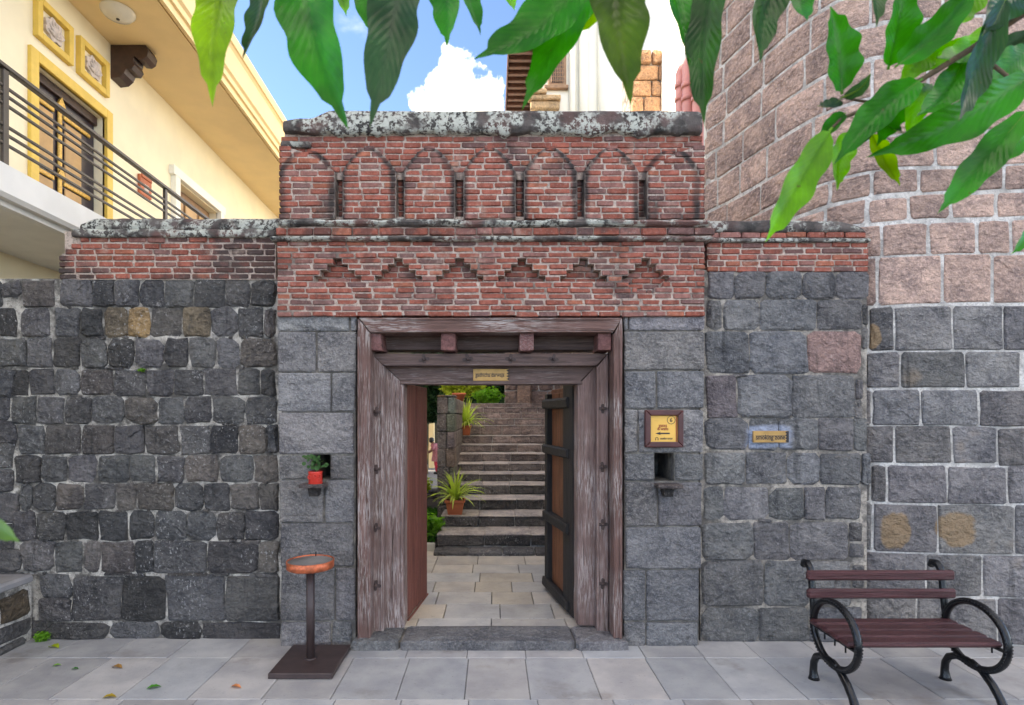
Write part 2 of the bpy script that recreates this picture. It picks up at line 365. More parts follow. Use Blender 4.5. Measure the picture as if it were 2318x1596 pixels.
ZG, ZL, ZR, ZF = 4.23, 4.38, 4.32, 4.20      # planes: gate pillars, left wall, right wall, brick frieze
SGN = (X(1745, 4.28), H(989, 4.28))
M_ = dict(
    rubble=mat_stone('dark_basalt_rubble', .8, .0, .9, streak=True),
    rubble_r=mat_stone('grey_basalt_rubble', .35, .0, .85, halo=(SGN[0], SGN[1], .17, .085), streak=True),
    ashlar=mat_stone('grey_dressed_basalt', .3, .0, .8, grain=.4, pale=(.3, .29, .26)),
    brown=mat_stone('brown_porous_stone', .25, .0, .8, pits=.6, pale=(.5, .45, .42)),
    tgrey=mat_stone('grey_tower_stone', .3, .35, .95, stains=((X(2030, 4.28), H(1200, 4.28), .10, .15), (X(2172, 4.22), H(1198, 4.22), .15, .14), (X(1985, 4.3), H(760, 4.3), .06, .09)), pale=(.33, .31, .29), streak=True),
    step=mat_stone('stair_stone', 1.0, .0, .8, pale=(.46, .43, .40)),
    tread=mat_stone('worn_toplit_tread_stone', .4, .0, .5, pale=(.55, .51, .47)),
    mort_l=mat_mortar('grey_lime_mortar', (.66, .61, .54), (.36, .33, .29), dark=(.07, .065, .06), amt=.9, scale=5),
    mort_r=mat_mortar('buff_lime_mortar', (.50, .44, .37), (.30, .265, .23), dark=(.08, .075, .07), amt=.8, scale=5),
    mort_w=mat_mortar('white_pointing', (.76, .72, .67), (.60, .56, .51), dark=(.26, .24, .22), amt=.55, scale=7),
    mort_b=mat_mortar('brick_mortar', (.58, .465, .39), (.44, .335, .28), dark=(.09, .07, .06), amt=.8, scale=2.4, lo=.52, hi=.64),
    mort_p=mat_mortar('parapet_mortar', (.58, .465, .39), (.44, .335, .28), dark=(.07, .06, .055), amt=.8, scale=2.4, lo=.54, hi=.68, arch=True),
    mort_a=mat_mortar('ashlar_joint', (.30, .27, .23), (.12, .11, .10), amt=.6),
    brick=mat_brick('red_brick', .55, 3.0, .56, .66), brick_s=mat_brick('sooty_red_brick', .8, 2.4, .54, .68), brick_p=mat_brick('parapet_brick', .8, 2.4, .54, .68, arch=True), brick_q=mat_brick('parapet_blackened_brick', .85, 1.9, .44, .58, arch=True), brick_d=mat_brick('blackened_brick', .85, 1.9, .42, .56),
    brick_g=mat_brick('greenish_brick', .55, 3.4, .48, .58, .3),
    coping=mat_coping('lichen_coping', .95, .50), coping2=mat_coping('plain_coping', .75, .55, .3), cornice=mat_coping('lichen_cornice', .9, .49, .7),
    woodV=mat_wood('weathered_upright_timber', 2, wear=.85, lo=.47), woodH=mat_wood('weathered_lintel_timber', 0, wear=.85, lo=.47),
    woodHd=mat_wood('brown_lintel_timber', 0, paint=(.13, .085, .072), pale=(.36, .30, .28), wear=.6, lo=.52),
    woodVd=mat_wood('faded_upright_timber', 2, paint=(.18, .115, .098), pale=(.48, .42, .395), wear=.8, lo=.46),
    joist=mat_wood('joist_end_timber', 1, paint=(.19, .085, .075), wear=.35),
    doorred=mat_wood('red_brown_door_planks', 2, paint=(.19, .065, .048), pale=(.32, .18, .15), wear=.3, lo=.55),
    doororange=mat_wood('orange_brown_door_panel', 2, paint=(.19, .075, .036), pale=(.4, .2, .1), wear=.3, lo=.55),
    doorblack=mat_wood('charred_black_timber', 2, paint=(.026, .022, .02), pale=(.22, .20, .19), wear=.35, lo=.58),
    slab=mat_slab('grey_paving', .85), slab_in=mat_slab('buff_paving', .5),
    ground=mat_mortar('dusty_ground', (.20, .19, .18), (.15, .145, .14)),
    joint=mat_mortar('paving_joint', (.10, .098, .096), (.07, .068, .066)),
    creamh=mat_plain('warm_cream_plaster', (.90, .78, .54), .75, var=.04, scale=2, bump=.06), cream=mat_plain('cream_plaster', (.90, .66, .34), .75, var=.04, scale=2, bump=.06), creamw=mat_plain('pale_cream_plaster', (.90, .86, .74), .75, var=.04, scale=2, bump=.06),
    whitep=mat_plain('off_white_plaster', (.78, .76, .71), .75, var=.05, scale=3, bump=.08),
    yellow=mat_plain('yellow_paint', (.78, .52, .10), .6, var=.06), dkwood=mat_plain('dark_bracket_wood', (.055, .028, .02), .5, var=.3),
    rail=mat_plain('brown_painted_steel', (.045, .033, .027), .38, var=.2, metal=.2), gold=mat_plain('gilt_ornament', (.50, .30, .06), .4, metal=.4, var=.3, scale=40),
    tanpanel=mat_plain('tan_door_panel', (.48, .27, .09), .45, var=.15, scale=4), purple=mat_plain('dark_door_stile', (.028, .02, .03), .35, var=.2),
    iron=mat_plain('black_cast_iron', (.006, .006, .007), .24, var=.2, bump=.2, scale=20, spec=.4), slat=mat_wood('maroon_bench_slat', 0, paint=(.075, .026, .026), pale=(.2, .12, .13), wear=.25, lo=.58),
    stud=mat_plain('rusty_stud', (.075, .05, .045), .6, var=.35, metal=.3, scale=30, bump=.4),
    ashbase=mat_plain('dark_brown_base', (.05, .032, .03), .45, var=.2, scale=12), copper=mat_plain('copper_tray', (.52, .13, .055), .42, metal=.45, var=.35, scale=30), mesh=mat_plain('wire_mesh', (.25, .24, .22), .5, metal=.4),
    terra=mat_plain('terracotta', (.50, .13, .05), .6, var=.15), redpot=mat_plain('red_glazed_pot', (.60, .04, .025), .3, var=.12), soil=mat_plain('soil', (.03, .022, .015), .95, var=.4, scale=40),
    frame=mat_plain('dark_red_frame', (.075, .02, .018), .4, var=.2), board=mat_plain('yellow_print', (.80, .46, .09), .5, var=.08, scale=5, bump=0), brass=mat_plain('brass_plate', (.42, .24, .075), .42, metal=.35, var=.15, scale=14),
    ink=mat_plain('dark_ink', (.02, .017, .02), .6, var=.1, bump=0), inkred=mat_plain('red_ink', (.28, .045, .02), .6, var=.1, bump=0), inkpale=mat_plain('faded_ink', (.50, .25, .06), .6, var=.1, bump=0),
    pipe=mat_plain('pink_pipe', (.66, .25, .20), .45, var=.08), sand=mat_stone('warm_sandstone', .0, .0, .8, pits=.3),
    glass=mat_plain('lamp_glass', (.72, .66, .55), .2, var=.04, bump=0), eave=mat_plain('brown_eave_boards', (.085, .035, .024), .6, var=.25, scale=14), lattice=mat_plain('carved_lattice', (.30, .17, .09), .6, var=.2),
    leaf=mat_leaf('tree_leaf', None, .28, .55, .45), rib=mat_leaf('leaf_midrib', (.22, .34, .05), .4, .3, .1),
    fol_b=mat_leaf('bright_foliage', (.14, .30, .03), .45, .45), fol_y=mat_leaf('yellow_foliage', (.36, .40, .05), .5, .45), fol_d=mat_leaf('dark_foliage', (.02, .05, .018), .4, .25), fol_g=mat_leaf('lawn_foliage', (.04, .15, .015), .5, .3),
    blade=mat_leaf('variegated_blade', (.50, .58, .12), .4, .4), bark=mat_plain('bark', (.12, .075, .045), .85, var=.35, scale=20, bump=.6),
    tunic=mat_plain('pink_print_tunic', (.45, .16, .18), .8, var=.5, scale=60), trousers=mat_plain('red_trousers', (.55, .03, .06), .75), skin=mat_plain('skin', (.22, .10, .06), .5), hair=mat_plain('black_hair', (.012, .01, .01), .4), shoe=mat_plain('dark_shoe', (.02, .015, .015), .5),
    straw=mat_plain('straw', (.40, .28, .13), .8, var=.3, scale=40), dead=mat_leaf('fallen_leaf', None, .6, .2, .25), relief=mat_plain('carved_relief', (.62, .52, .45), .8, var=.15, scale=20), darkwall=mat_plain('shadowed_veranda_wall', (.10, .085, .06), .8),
    brown_far=mat_stone('far_brown_stone', .3, .0, .8, pits=.3),
)

# ------------------------------------------------------------------ stones and bricks
def flat_map(Z): return lambda u, v, d: (u, Z - d, v)
def stone(name, mp, u0, u1, v0, v1, mat, parent, col, prot=.03, r=.03, jit=.006, back=.02, skew=0):
    """one squared or rounded stone: chamfered pillow on surface map mp(u, v, outward)"""
    a, b = (u1 - u0) / 2, (v1 - v0) / 2; cu, cv = (u0 + u1) / 2, (v0 + v1) / 2
    r = min(r, a * .7, b * .7); pts = []
    for (sx, sy) in ((1, 1), (-1, 1), (-1, -1), (1, -1)):
        rr1, rr2 = r * rnd(.35, 1.25), r * rnd(.35, 1.25)
        rr1 = min(rr1, a * .85); rr2 = min(rr2, b * .85)
        p = [(sx * a, sy * (b - rr2)), (sx * (a - rr1), sy * b)]
        if sx * sy < 0: p.reverse()
        pts += p
        pts.append(None)
    n = len(pts)
    for i in range(n):
        if pts[i] is None:
            p, q = pts[i - 1], pts[(i + 1) % n]; pts[i] = ((p[0] + q[0]) / 2, (p[1] + q[1]) / 2)
    tl = rnd(-skew, skew)
    pts = [(x + rnd(-jit, jit) + tl * y, y + rnd(-jit, jit)) for x, y in pts]
    vs_ = []
    dd = [rnd(.62, 1.0) for _ in range(n)]; d2 = [rnd(.8, 1.4) for _ in range(n)]
    ins = min(.007 + r * .18, a * .25, b * .25); k1x, k1y = 1 - ins / a, 1 - ins / b
    for x, y in pts: vs_.append(mp(cu + x, cv + y, -back))
    for i, (x, y) in enumerate(pts): vs_.append(mp(cu + x * (1 - .1 * (1 - k1x)), cv + y * (1 - .1 * (1 - k1y)), prot * .35 * dd[i]))
    for i, (x, y) in enumerate(pts): vs_.append(mp(cu + x * k1x, cv + y * k1y, prot * dd[i]))
    for i, (x, y) in enumerate(pts): vs_.append(mp(cu + x * .55 + rnd(-.05, .05) * a, cv + y * .55 + rnd(-.05, .05) * b, prot * d2[i]))
    vs_.append(mp(cu + rnd(-.1, .1) * a, cv + rnd(-.1, .1) * b, prot * rnd(.9, 1.3)))
    fs = []
    for k in range(3): fs += [(k * n + i, k * n + (i + 1) % n, (k + 1) * n + (i + 1) % n, (k + 1) * n + i) for i in range(n)]
    fs += [(3 * n + i, 3 * n + (i + 1) % n, 4 * n) for i in range(n)]
    return MB().add(vs_, fs, False).build(name, mat, parent, col)
def grey(lo, hi, warm=0.0):
    g = rnd(lo, hi); return (g * (1 + warm + rnd(-.02, .05)), g, g * (1 - warm + rnd(-.02, .06)))

def unit_brick(k):
    random.seed(100 + k); m = MB(); m.cbox(-.5, .5, -.5, .5, -.5, .5, .09, .035)
    return m
BR = {}
def brick_mesh(matkey):
    if matkey not in BR:
        L = []
        for k in range(7):
            st = random.getstate(); mb = unit_brick(k); random.setstate(st)
            # squash the chamfer along the length so corners stay small
            mb.v = [(x if abs(x) < .45 else math.copysign(.5 - (.5 - abs(x)) * .3, x), y, z) for x, y, z in mb.v]
            L.append(mb.mesh('brick', M_[matkey]))
        BR[matkey] = L
    return random.choice(BR[matkey])
def brick_col(v=.18):
    a = random.random(); k = rnd(.8, 1.2)
    if a < .08: return (.33 * k, .115 * k, .07 * k)
    if a < .28: return (.25 * k, .115 * k, .095 * k)
    if a < .36: return (.17 * k, .09 * k, .08 * k)
    return (.29 * k, .09 * k, .062 * k)
def lay_row(parent, matkey, x0, x1, z0, z1, yf, lens=(.125, .19), depth=.09, gap=.0095, start=None, jy=.006):
    """a run of bricks between x0 and x1, front face at yf"""
    x = x0 + (start or 0)
    first = True
    if x1 - x0 < .012: return
    while x < x1 - .004:
        L = rnd(*lens)
        if first and start is None: L *= rnd(.45, 1.0)
        first = False
        e = min(x + L, x1)
        if x1 - e < .035: e = x1
        g2 = gap * rnd(.55, 1.35); w = e - x - g2; h = z1 - z0 - gap * rnd(.75, 1.35); wob = .0045 * mnoise.noise(Vector((x * 2.3, z0 * 3, yf))) + rnd(-.0018, .0018)
        if w > .008:
            y = yf + rnd(-jy, jy * .6)
            inst('brick', brick_mesh(matkey), parent, (x + w / 2 + g2 / 2, y + depth / 2, (z0 + z1) / 2 + wob), (w, depth, h), brick_col(), (rnd(-.04, .04), rnd(-.016, .016), rnd(-.03, .03)))
        x = e

# ================================================================== GROUND AND PAVING
g = MB().add([(-400, -400, -.05), (400, -400, -.05), (400, 4.6, -.05), (-400, 4.6, -.05)], [(0, 1, 2, 3)]).build('ground', M_['ground']); tag(g, kind='structure')
pv = MB(); pv.box(-6, 7, -6, 4.55, -.045, -.012); pv = pv.build('courtyard_pavement', M_['joint']); tag(pv, kind='structure')
rows = [4.45, 4.025, 3.437, 2.85]
for ri in range(3):
    zb, zf = rows[ri], rows[ri + 1]
    x = -4.3 + (.0 if ri != 0 else .02)
    off = {0: 0.0, 1: 0.01, 2: .02}[ri]
    x = -2.63 - .43 * 4 + off
    while x < 5.0:
        w = rnd(.39, .45)
        o = MB(); o.cbox(x + .0018, x + w - .0018, zf + .0018, zb - .0018, -.03, rnd(-.0015, .0015), .004)
        k = rnd(.86, 1.1); wr = rnd(-.012, .016)
        o.build('paving_slab', M_['slab'], pv, ((.385 + wr) * k, .375 * k, (.368 - wr * .8) * k)); x += w

# inside the gate
gin = MB().add([(-6, 4.55, .02), (6, 4.55, .02), (6, 11.0, .02), (-6, 11.0, .02)], [(0, 1, 2, 3)]).build('inner_ground', M_['joint']); tag(gin, kind='structure')
rz = [4.46, 4.64, 4.99, 5.33, 5.655, 5.97, 6.31, 6.68, 7.02]
for i in range(len(rz) - 1):
    x = -1.75 + rnd(0, .3)
    while x < 1.6:
        w = rnd(.34, .62)
        k = rnd(.88, 1.1); cc = random.choice([(.42, .37, .31), (.44, .38, .30), (.38, .36, .33), (.39, .36, .32)])
        o = MB(); o.cbox(x + .003, x + w - .003, rz[i] + .003, rz[i + 1] - .003, .022, .06 + rnd(-.002, .002), .004)
        o.build('paving_slab', M_['slab_in'], gin, tuple(c * k for c in cc)); x += w
far = MB().add([(-400, 11.0, -.6), (400, 11.0, -.6), (400, 500, -.6), (-400, 500, -.6)], [(0, 1, 2, 3)]).build('far_courtyard_ground', mat_mortar('far_paving', (.33, .31, .29), (.27, .26, .25), amt=.1)); tag(far, kind='structure')

# ================================================================== GATEWAY
gate = thing('gateway', 'brick and dark stone gateway with arched parapet and wooden double doors', 'gateway', (0, ZG, 0))
# ---- pillars
def pillar(side, rowsx, niche):
    xs0, xs1 = (X(632, ZG), X(806, ZG)) if side < 0 else (X(1411, ZG), X(1586, ZG))
    nx0, nx1, nz0, nz1 = niche
    core = MB(); y0, y1 = ZG + .018, ZG + .55
    core.box(xs0 + .012, xs1 - .008, y0, y1, -.04, nz0); core.box(xs0 + .012, xs1 - .008, y0, y1, nz1, 2.44)
    core.box(xs0 + .012, nx0, y0, y1, nz0, nz1); core.box(nx1, xs1 - .008, y0, y1, nz0, nz1); core.box(nx0, nx1, ZG + .44, y1, nz0, nz1)
    po = core.build('pillar', M_['mort_a'], gate)
    for (ya, yb, segs) in rowsx:
        for (xa, xb) in segs:
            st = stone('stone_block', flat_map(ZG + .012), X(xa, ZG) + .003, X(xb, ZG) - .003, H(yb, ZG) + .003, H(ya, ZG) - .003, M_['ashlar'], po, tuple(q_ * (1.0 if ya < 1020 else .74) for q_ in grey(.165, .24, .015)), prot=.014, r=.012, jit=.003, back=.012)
    return po
def cv(s, o): return lambda v: o + v * s
cx3, cy3 = cv(.5103, 603.6), cv(.5103, 694)
Lrows = [(25, 108, [(46, 365), (370, 398)]), (110, 290, [(47, 217), (222, 398)]), (292, 467, [(48, 283), (288, 395)]), (470, 655, [(50, 386)]), (660, 766, [(52, 205), (281, 390)]),
         (770, 960, [(55, 252), (257, 388)]), (962, 1155, [(58, 386)]), (1160, 1396, [(60, 300), (304, 393)]), (1400, 1515, [(60, 285), (288, 377)])]
Lr = [(cy3(a), cy3(b), [(cx3(p), cx3(q)) for p, q in s]) for a, b, s in Lrows]
nl = (X(cx3(205), ZG), X(cx3(281), ZG), H(cy3(768), ZG), H(cy3(657), ZG))
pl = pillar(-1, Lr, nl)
cx6, cy6 = cv(.5108, 1327.9), cv(.5108, 694)
Rrows = [(28, 105, [(165, 186), (188, 526)]), (108, 282, [(166, 525)]), (285, 452, [(168, 309), (314, 523)]), (455, 648, [(168, 228), (232, 520)]), (652, 772, [(168, 303), (392, 518)]),
         (778, 975, [(170, 316), (319, 513)]), (978, 1165, [(174, 510)]), (1168, 1395, [(162, 262), (266, 500)]), (1400, 1512, [(164, 262), (266, 496)])]
Rr = [(cy6(a), cy6(b), [(cx6(p), cx6(q)) for p, q in s]) for a, b, s in Rrows]
nr = (X(cx6(303), ZG), X(cx6(392), ZG), H(cy6(775), ZG), H(cy6(650), ZG))
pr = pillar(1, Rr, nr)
for (po, xa, xb, yy) in ((pl, 686, 741, 1100), (pr, 1482, 1537, 1101)):     # little stone shelves under the niches
    zz = H(yy, 4.2); m = MB(); m.cbox(X(xa, 4.2), X(xb, 4.2), 4.10, 4.25, zz - .005, zz + .022, .004); sh = m.build('niche_shelf', M_['ashlar'], po, (.10, .08, .075))
    m = MB(); xm = (X(xa, 4.2) + X(xb, 4.2)) / 2; m.prism([(xm - .04, zz - .007), (xm - .03, zz - .07), (xm + .03, zz - .07), (xm + .04, zz - .007)], 4.15, 4.25); m.build('shelf_bracket', M_['ashlar'], po, (.035, .03, .028))

# ---- brick frieze over the door
XL, XR = X(625, ZF), X(1597, ZF)
zt, zb = H(544, ZF), H(717, ZF)
m = MB(); m.box(XL + .015, XR - .015, ZF + .084, ZG + .6, zb + .005, zt + .2); rh_ = (zt - zb) / 13; m.box(XL + .008, XR - .008, ZF + .007, ZF + .07, zb + .012, zt - 9 * rh_ - .001); m.box(XL + .008, XR - .008, ZF + .007, ZF + .07, zt - 3 * rh_ + .001, zt)
frieze = m.build('brick_frieze', M_['mort_b'], gate)
n_rows = 13; rh = (zt - zb) / n_rows
c2x = cv(.4427, 603.6)
for i in range(n_rows):
    z1 = zt - i * rh; z0 = z1 - rh
    hw = {3: 20, 4: 52, 5: 86, 6: 118, 7: 60}.get(i, 0)
    segs = []; cur = XL
    cuts = []
    if hw:
        for ci, c in enumerate((360, 672, 986, 1305, 1622, 1940)):
            w_ = hw if (ci == 5 or i < 7) else (0)
            if ci == 5 and i == 7: w_ = 85
            if w_: cuts.append((X(c2x(c - w_), ZF), X(c2x(c + w_), ZF)))
    if i == 8: cuts = [(X(c2x(1940 - 45), ZF), X(c2x(1940 + 45), ZF))]
    lo_ = XL; hi_ = XR
    if i == 12: lo_ = X(806, ZF) - .12
    cur = XL
    fb = MB()
    if 3 <= i <= 8:
        e_ = [XL + .008] + [q for ab in cuts for q in ab] + [XR - .008]
        for q in range(0, len(e_), 2): fb = MB(); fb.box(e_[q] + .004, e_[q + 1] - .004, ZF + .007, ZF + .084, z0, z1); fb.build('mortar_bed', M_['mort_b'], frieze)
    for (a, b) in cuts:
        lay_row(frieze, 'brick', cur, a, z0, z1, ZF, depth=.11)
        lay_row(frieze, 'brick', a, b, z0, z1, ZF + .075, depth=.06)
        cur = b
    lay_row(frieze, 'brick', cur, XR, z0, z1, ZF, depth=.11)
# ---- cornices
def profile_bar(name, prof, x0, x1, parent, mat, n=60, jit=.003, col=None):
    vs_ = []; m_ = len(prof)
    for i in range(n + 1):
        x = x0 + (x1 - x0) * i / n
        for (y, z) in prof:
            q = mnoise.noise(Vector((x * 9, y * 20, z * 20))) * jit * 2
            vs_.append((x, y + q, z + mnoise.noise(Vector((x * 7 + 5, y * 9, z * 9))) * jit * 1.6))
    fs = [(i * m_ + k, i * m_ + (k + 1) % m_, (i + 1) * m_ + (k + 1) % m_, (i + 1) * m_ + k) for i in range(n) for k in range(m_)]
    fs += [tuple(range(m_))[::-1], tuple(range(n * m_, n * m_ + m_))]
    return MB().add(vs_, fs).build(name, mat, parent, col)
Zc = 4.15
def roll(y, z0, z1, bulge): return [(ZG + .3, z0), (y, z0), (y - bulge * .7, z0 + (z1 - z0) * .2), (y - bulge, (z0 + z1) / 2), (y - bulge * .7, z1 - (z1 - z0) * .2), (y, z1), (ZG + .3, z1)]
profile_bar('cornice_roll', roll(4.175, H(544, 4.16), H(533, 4.16), .025), X(612, 4.16), X(1612, 4.16), gate, M_['cornice'], jit=.003)
band = MB(); band.box(X(622, 4.17) + .02, X(1618, 4.17) - .02, 4.185, ZG + .3, H(534, 4.17), H(511, 4.17)); band = band.build('cornice_band', M_['mort_b'], gate)
lay_row(band, 'brick_g', X(622, 4.16), X(1620, 4.16), H(532, 4.16), H(513, 4.16), 4.165, lens=(.11, .2), depth=.1)
profile_bar('cornice_cap', roll(4.17, H(512, 4.16), H(496, 4.16), .03), X(632, 4.15), X(1606, 4.15), gate, M_['cornice'], jit=.007)
# ---- parapet of filled-in merlons
ZP = 4.235
XL2, XR2 = X(632, ZP), X(1598, ZP)
pz0, pz1 = H(496, ZP), H(300, ZP)
m = MB(); m.box(XL2 + .02, XR2 - .02, ZP + .092, ZP + .5, pz0 - .05, pz1 + .1); m.box(XL2 + .02, XR2 - .02, ZP + .055, ZP + .11, H(400, ZP), pz1 + .1)
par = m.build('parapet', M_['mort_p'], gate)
nr_ = 14; rh = (pz1 - pz0) / nr_
c2y = cv(.4427, 211.3)
slots = [(347, 387), (660, 701), (963, 1006), (1274, 1317), (1589, 1627), (1904, 1948)]
edges = [(60, 347)] + [(slots[i][1], slots[i + 1][0]) for i in range(5)] + [(1948, 2244)]
def arch_half(y, hwf):
    if y > 400: return hwf
    t = (y - 272) / (400 - 272)
    return -1 if t < 0 else hwf * (t ** .55) * .98 + hwf * .02
mm = MB()
def row_c2(z): return ((VY - (z - EYE) * F / ZP) - 211.3) / .4427
for i in range(nr_):
    z1 = pz1 - i * rh; z0 = z1 - rh; yc = row_c2((z0 + z1) / 2)
    spans = []
    for k, (a, b) in enumerate(edges):
        hw = (b - a) / 2; c = (a + b) / 2
        if k == 0: c = a; hw = b - a
        if k == 6: c = b; hw = b - a
        h_ = arch_half(yc, hw)
        if h_ > 6: spans.append((max(a, c - h_), min(b, c + h_)))
    cur = 60
    for (a, b) in spans:
        if a - cur > 3:
            deep = yc > 400
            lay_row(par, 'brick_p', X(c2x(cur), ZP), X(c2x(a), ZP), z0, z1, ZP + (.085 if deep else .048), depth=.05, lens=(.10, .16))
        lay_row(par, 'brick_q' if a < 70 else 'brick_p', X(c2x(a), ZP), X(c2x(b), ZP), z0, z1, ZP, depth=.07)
        cur = b
    if 2244 - cur > 3: lay_row(par, 'brick_p', X(c2x(cur), ZP), X(c2x(2244), ZP), z0, z1, ZP + .048, depth=.05)
# mortar bed of every merlon (arched slab just behind the brick faces)
for k, (a, b) in enumerate(edges):
    poly = []; hw = (b - a) / 2; c = (a + b) / 2
    if k == 0: c, hw = a, b - a
    if k == 6: c, hw = b, b - a
    ysamp = [640, 400, 375, 350, 325, 300, 285, 275]
    right = [(min(b, c + arch_half(y, hw)), y) for y in ysamp]; left = [(max(a, c - arch_half(y, hw)), y) for y in ysamp]
    poly = [(X(c2x(p), ZP), H(c2y(q), ZP)) for p, q in right + left[::-1]]
    if k == 0: poly = [(max(p, XL2 + .015), q) for p, q in poly]
    if k == 6: poly = [(min(p, XR2 - .015), q) for p, q in poly]
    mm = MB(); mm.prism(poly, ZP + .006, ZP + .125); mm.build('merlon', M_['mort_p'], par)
# coping
def lump_bar(name, x0, x1, y0, y1, zb_, topf, parent, mat, nx=90, jit=.012, front_r=.05, lo=None):
    prof_n = 9; vs_ = []
    for i in range(nx + 1):
        x = x0 + (x1 - x0) * i / nx; zt_ = topf(x); zl = lo(x) if lo else zb_
        pr_ = [(y1, zl), (y0, zl), (y0 - .005, zl + (zt_ - zl) * .3), (y0, zl + (zt_ - zl) * .65), (y0 + front_r * .35, zt_ - (zt_ - zl) * .12), (y0 + front_r, zt_), ((y0 + y1) / 2, zt_ + .01), (y1 - front_r, zt_), (y1, zt_ - front_r)]
        for k, (y, z) in enumerate(pr_):
            q = Vector((x * 6, y * 6 + k * .37, z * 6))
            vs_.append((x, y + mnoise.noise(q) * jit, z + mnoise.noise(q + Vector((9, 3, 1))) * jit * (1 if k > 1 else .6)))
    fs = [(i * prof_n + k, i * prof_n + (k + 1) % prof_n, (i + 1) * prof_n + (k + 1) % prof_n, (i + 1) * prof_n + k) for i in range(nx) for k in range(prof_n)]
    fs += [tuple(range(prof_n))[::-1], tuple(range(nx * prof_n, nx * prof_n + prof_n))]
    return MB().add(vs_, fs, True).build(name, mat, parent)
def topg(x):
    px = VX + x * F / ZP
    y = 255 + (0 if px > 745 else min(17, (745 - px) * .42)) + (0 if px > 672 else (672 - px) * .2) + (max(0, px - 1582) * .35)
    return H(y - 7, ZP)
lump_bar('coping', X(640, ZP), X(1590, ZP), ZP + .004, ZP + .42, H(300, ZP), topg, par, M_['coping'], nx=140, jit=.006, front_r=.018, lo=lambda x: H(299 + 14 * mnoise.noise(Vector((x * 5, 0, 3))) + 6 * mnoise.noise(Vector((x * 17, 0, 9))), ZP))
m = MB(); m.cbox(X(633, ZP), X(700, ZP), ZP + .01, ZP + .3, H(330, ZP), H(316, ZP), .01, .004); m.build('coping_shoulder', M_['coping2'], par)
# core above lintel
m = MB(); m.box(X(806, ZG), X(1411, ZG), 4.42, ZG + .55, 2.32, 2.5); m.build('lintel_core', M_['mort_a'], gate)

# ---- timber door frame
fr = MB(); fr.box(X(838, 4.4), X(1385, 4.4), 4.44, 4.66, H(790, 4.4), H(735, 4.4)); fr = fr.build('door_frame', M_['woodHd'], gate)
def mitre_beam(name, xo0, xo1, xi0, xi1, yo, yi, Z, dep, mat, groove=True):
    m = MB(); b = .006
    m.prism([(X(xo0, Z), H(yo, Z)), (X(xo1, Z), H(yo, Z)), (X(xi1, Z), H(yi, Z)), (X(xi0, Z), H(yi, Z))], Z, Z + dep)
    o = m.build(name, mat, fr); bv = o.modifiers.new('b', 'BEVEL'); bv.width = .007; bv.segments = 2; return o
def jamb(xa0, xa1, ya0, ya1, ybot, Z, dep, mat, name='jamb'):
    m = MB(); n = 26; vs_ = []
    for i in range(n + 1):
        t = i / n
        zl = H(ya0, Z) * (1 - t) + t * H(ybot + rnd(-2, 2), Z); zr = H(ya1, Z) * (1 - t) + t * H(ybot + rnd(-2, 2), Z)
        q = lambda s: mnoise.noise(Vector((s * 3, t * 7, Z * 5))) * .005
        for (xx, zz, yy) in ((X(xa0, Z) + q(1), zl, Z + .008), (X(xa0, Z) + .009 + q(1), zl, Z), (X(xa1, Z) - .009 + q(2), zr, Z), (X(xa1, Z) + q(2), zr, Z + .008), (X(xa1, Z) + q(2), zr, Z + dep), (X(xa0, Z) + q(1), zl, Z + dep)):
            vs_.append((xx, yy + (q(3) if yy < Z + dep else 0), zz))
    fs = [(i * 6 + k, i * 6 + (k + 1) % 6, (i + 1) * 6 + (k + 1) % 6, (i + 1) * 6 + k) for i in range(n) for k in range(6)]
    fs += [tuple(range(6)), tuple(range(n * 6, n * 6 + 6))]
    return m.add(vs_, fs).build(name, mat, fr)
mitre_beam('outer_lintel', 812, 1409, 838, 1388, 719, 753, 4.205, .2, M_['woodH'])
jamb(809, 838, 722, 755, 1447, 4.205, .2, M_['woodV']); jamb(1388.5, 1409, 755, 722, 1443, 4.205, .2, M_['woodV'])
for (xa, xb) in ((809.5, 814), (833, 837.5), (1389.5, 1393), (1403, 1408)):    # raised fillets on the outer jambs
    m = MB(); m.cbox(X(xa, 4.2), X(xb, 4.2), 4.196, 4.21, .06, H(762, 4.2), .003, .0008); m.build('moulding', M_['woodV'], fr)
for (ya, yb) in ((746, 752), (720, 724)):
    m = MB(); m.cbox(X(842, 4.2), X(1384, 4.2), 4.196, 4.21, H(yb, 4.2), H(ya, 4.2), .003, .0008); m.build('moulding', M_['woodH'], fr)
for (xa, xb) in ((832, 863), (999, 1031), (1177, 1209), (1354, 1384)):
    m = MB(); m.cbox(X(xa, 4.24), X(xb, 4.24), 4.24, 4.5, H(793, 4.24), H(754, 4.24), .006, .003); m.build('joist_end', M_['joist'], fr)
Z2, Z3 = 4.34, 4.42
mitre_beam('studded_lintel', 838, 1378, 868, 1350, 800, 828, Z2, .14, M_['woodHd'])
jamb(838, 868.5, 802, 829, 1432, Z2, .14, M_['woodVd']); jamb(1350.5, 1378, 829, 802, 1432, Z2, .14, M_['woodVd'])
mitre_beam('inner_lintel', 868, 1350, 915, 1307, 828, 870, Z3, .18, M_['woodHd'])
jamb(870, 915, 832, 871, 1421, Z3, .18, M_['woodVd']); jamb(1307, 1349, 871, 832, 1417, Z3, .18, M_['woodVd'])
m = MB(); m.cbox(X(905, Z3), X(1318, Z3), Z3 - .008, Z3 + .01, H(870, Z3), H(862, Z3), .003); m.build('moulding', M_['woodHd'], fr)
m = MB(); m.cbox(X(870, Z2), X(1348, Z2), Z2 - .008, Z2 + .01, H(828, Z2), H(822, Z2), .003); m.build('moulding', M_['woodHd'], fr)
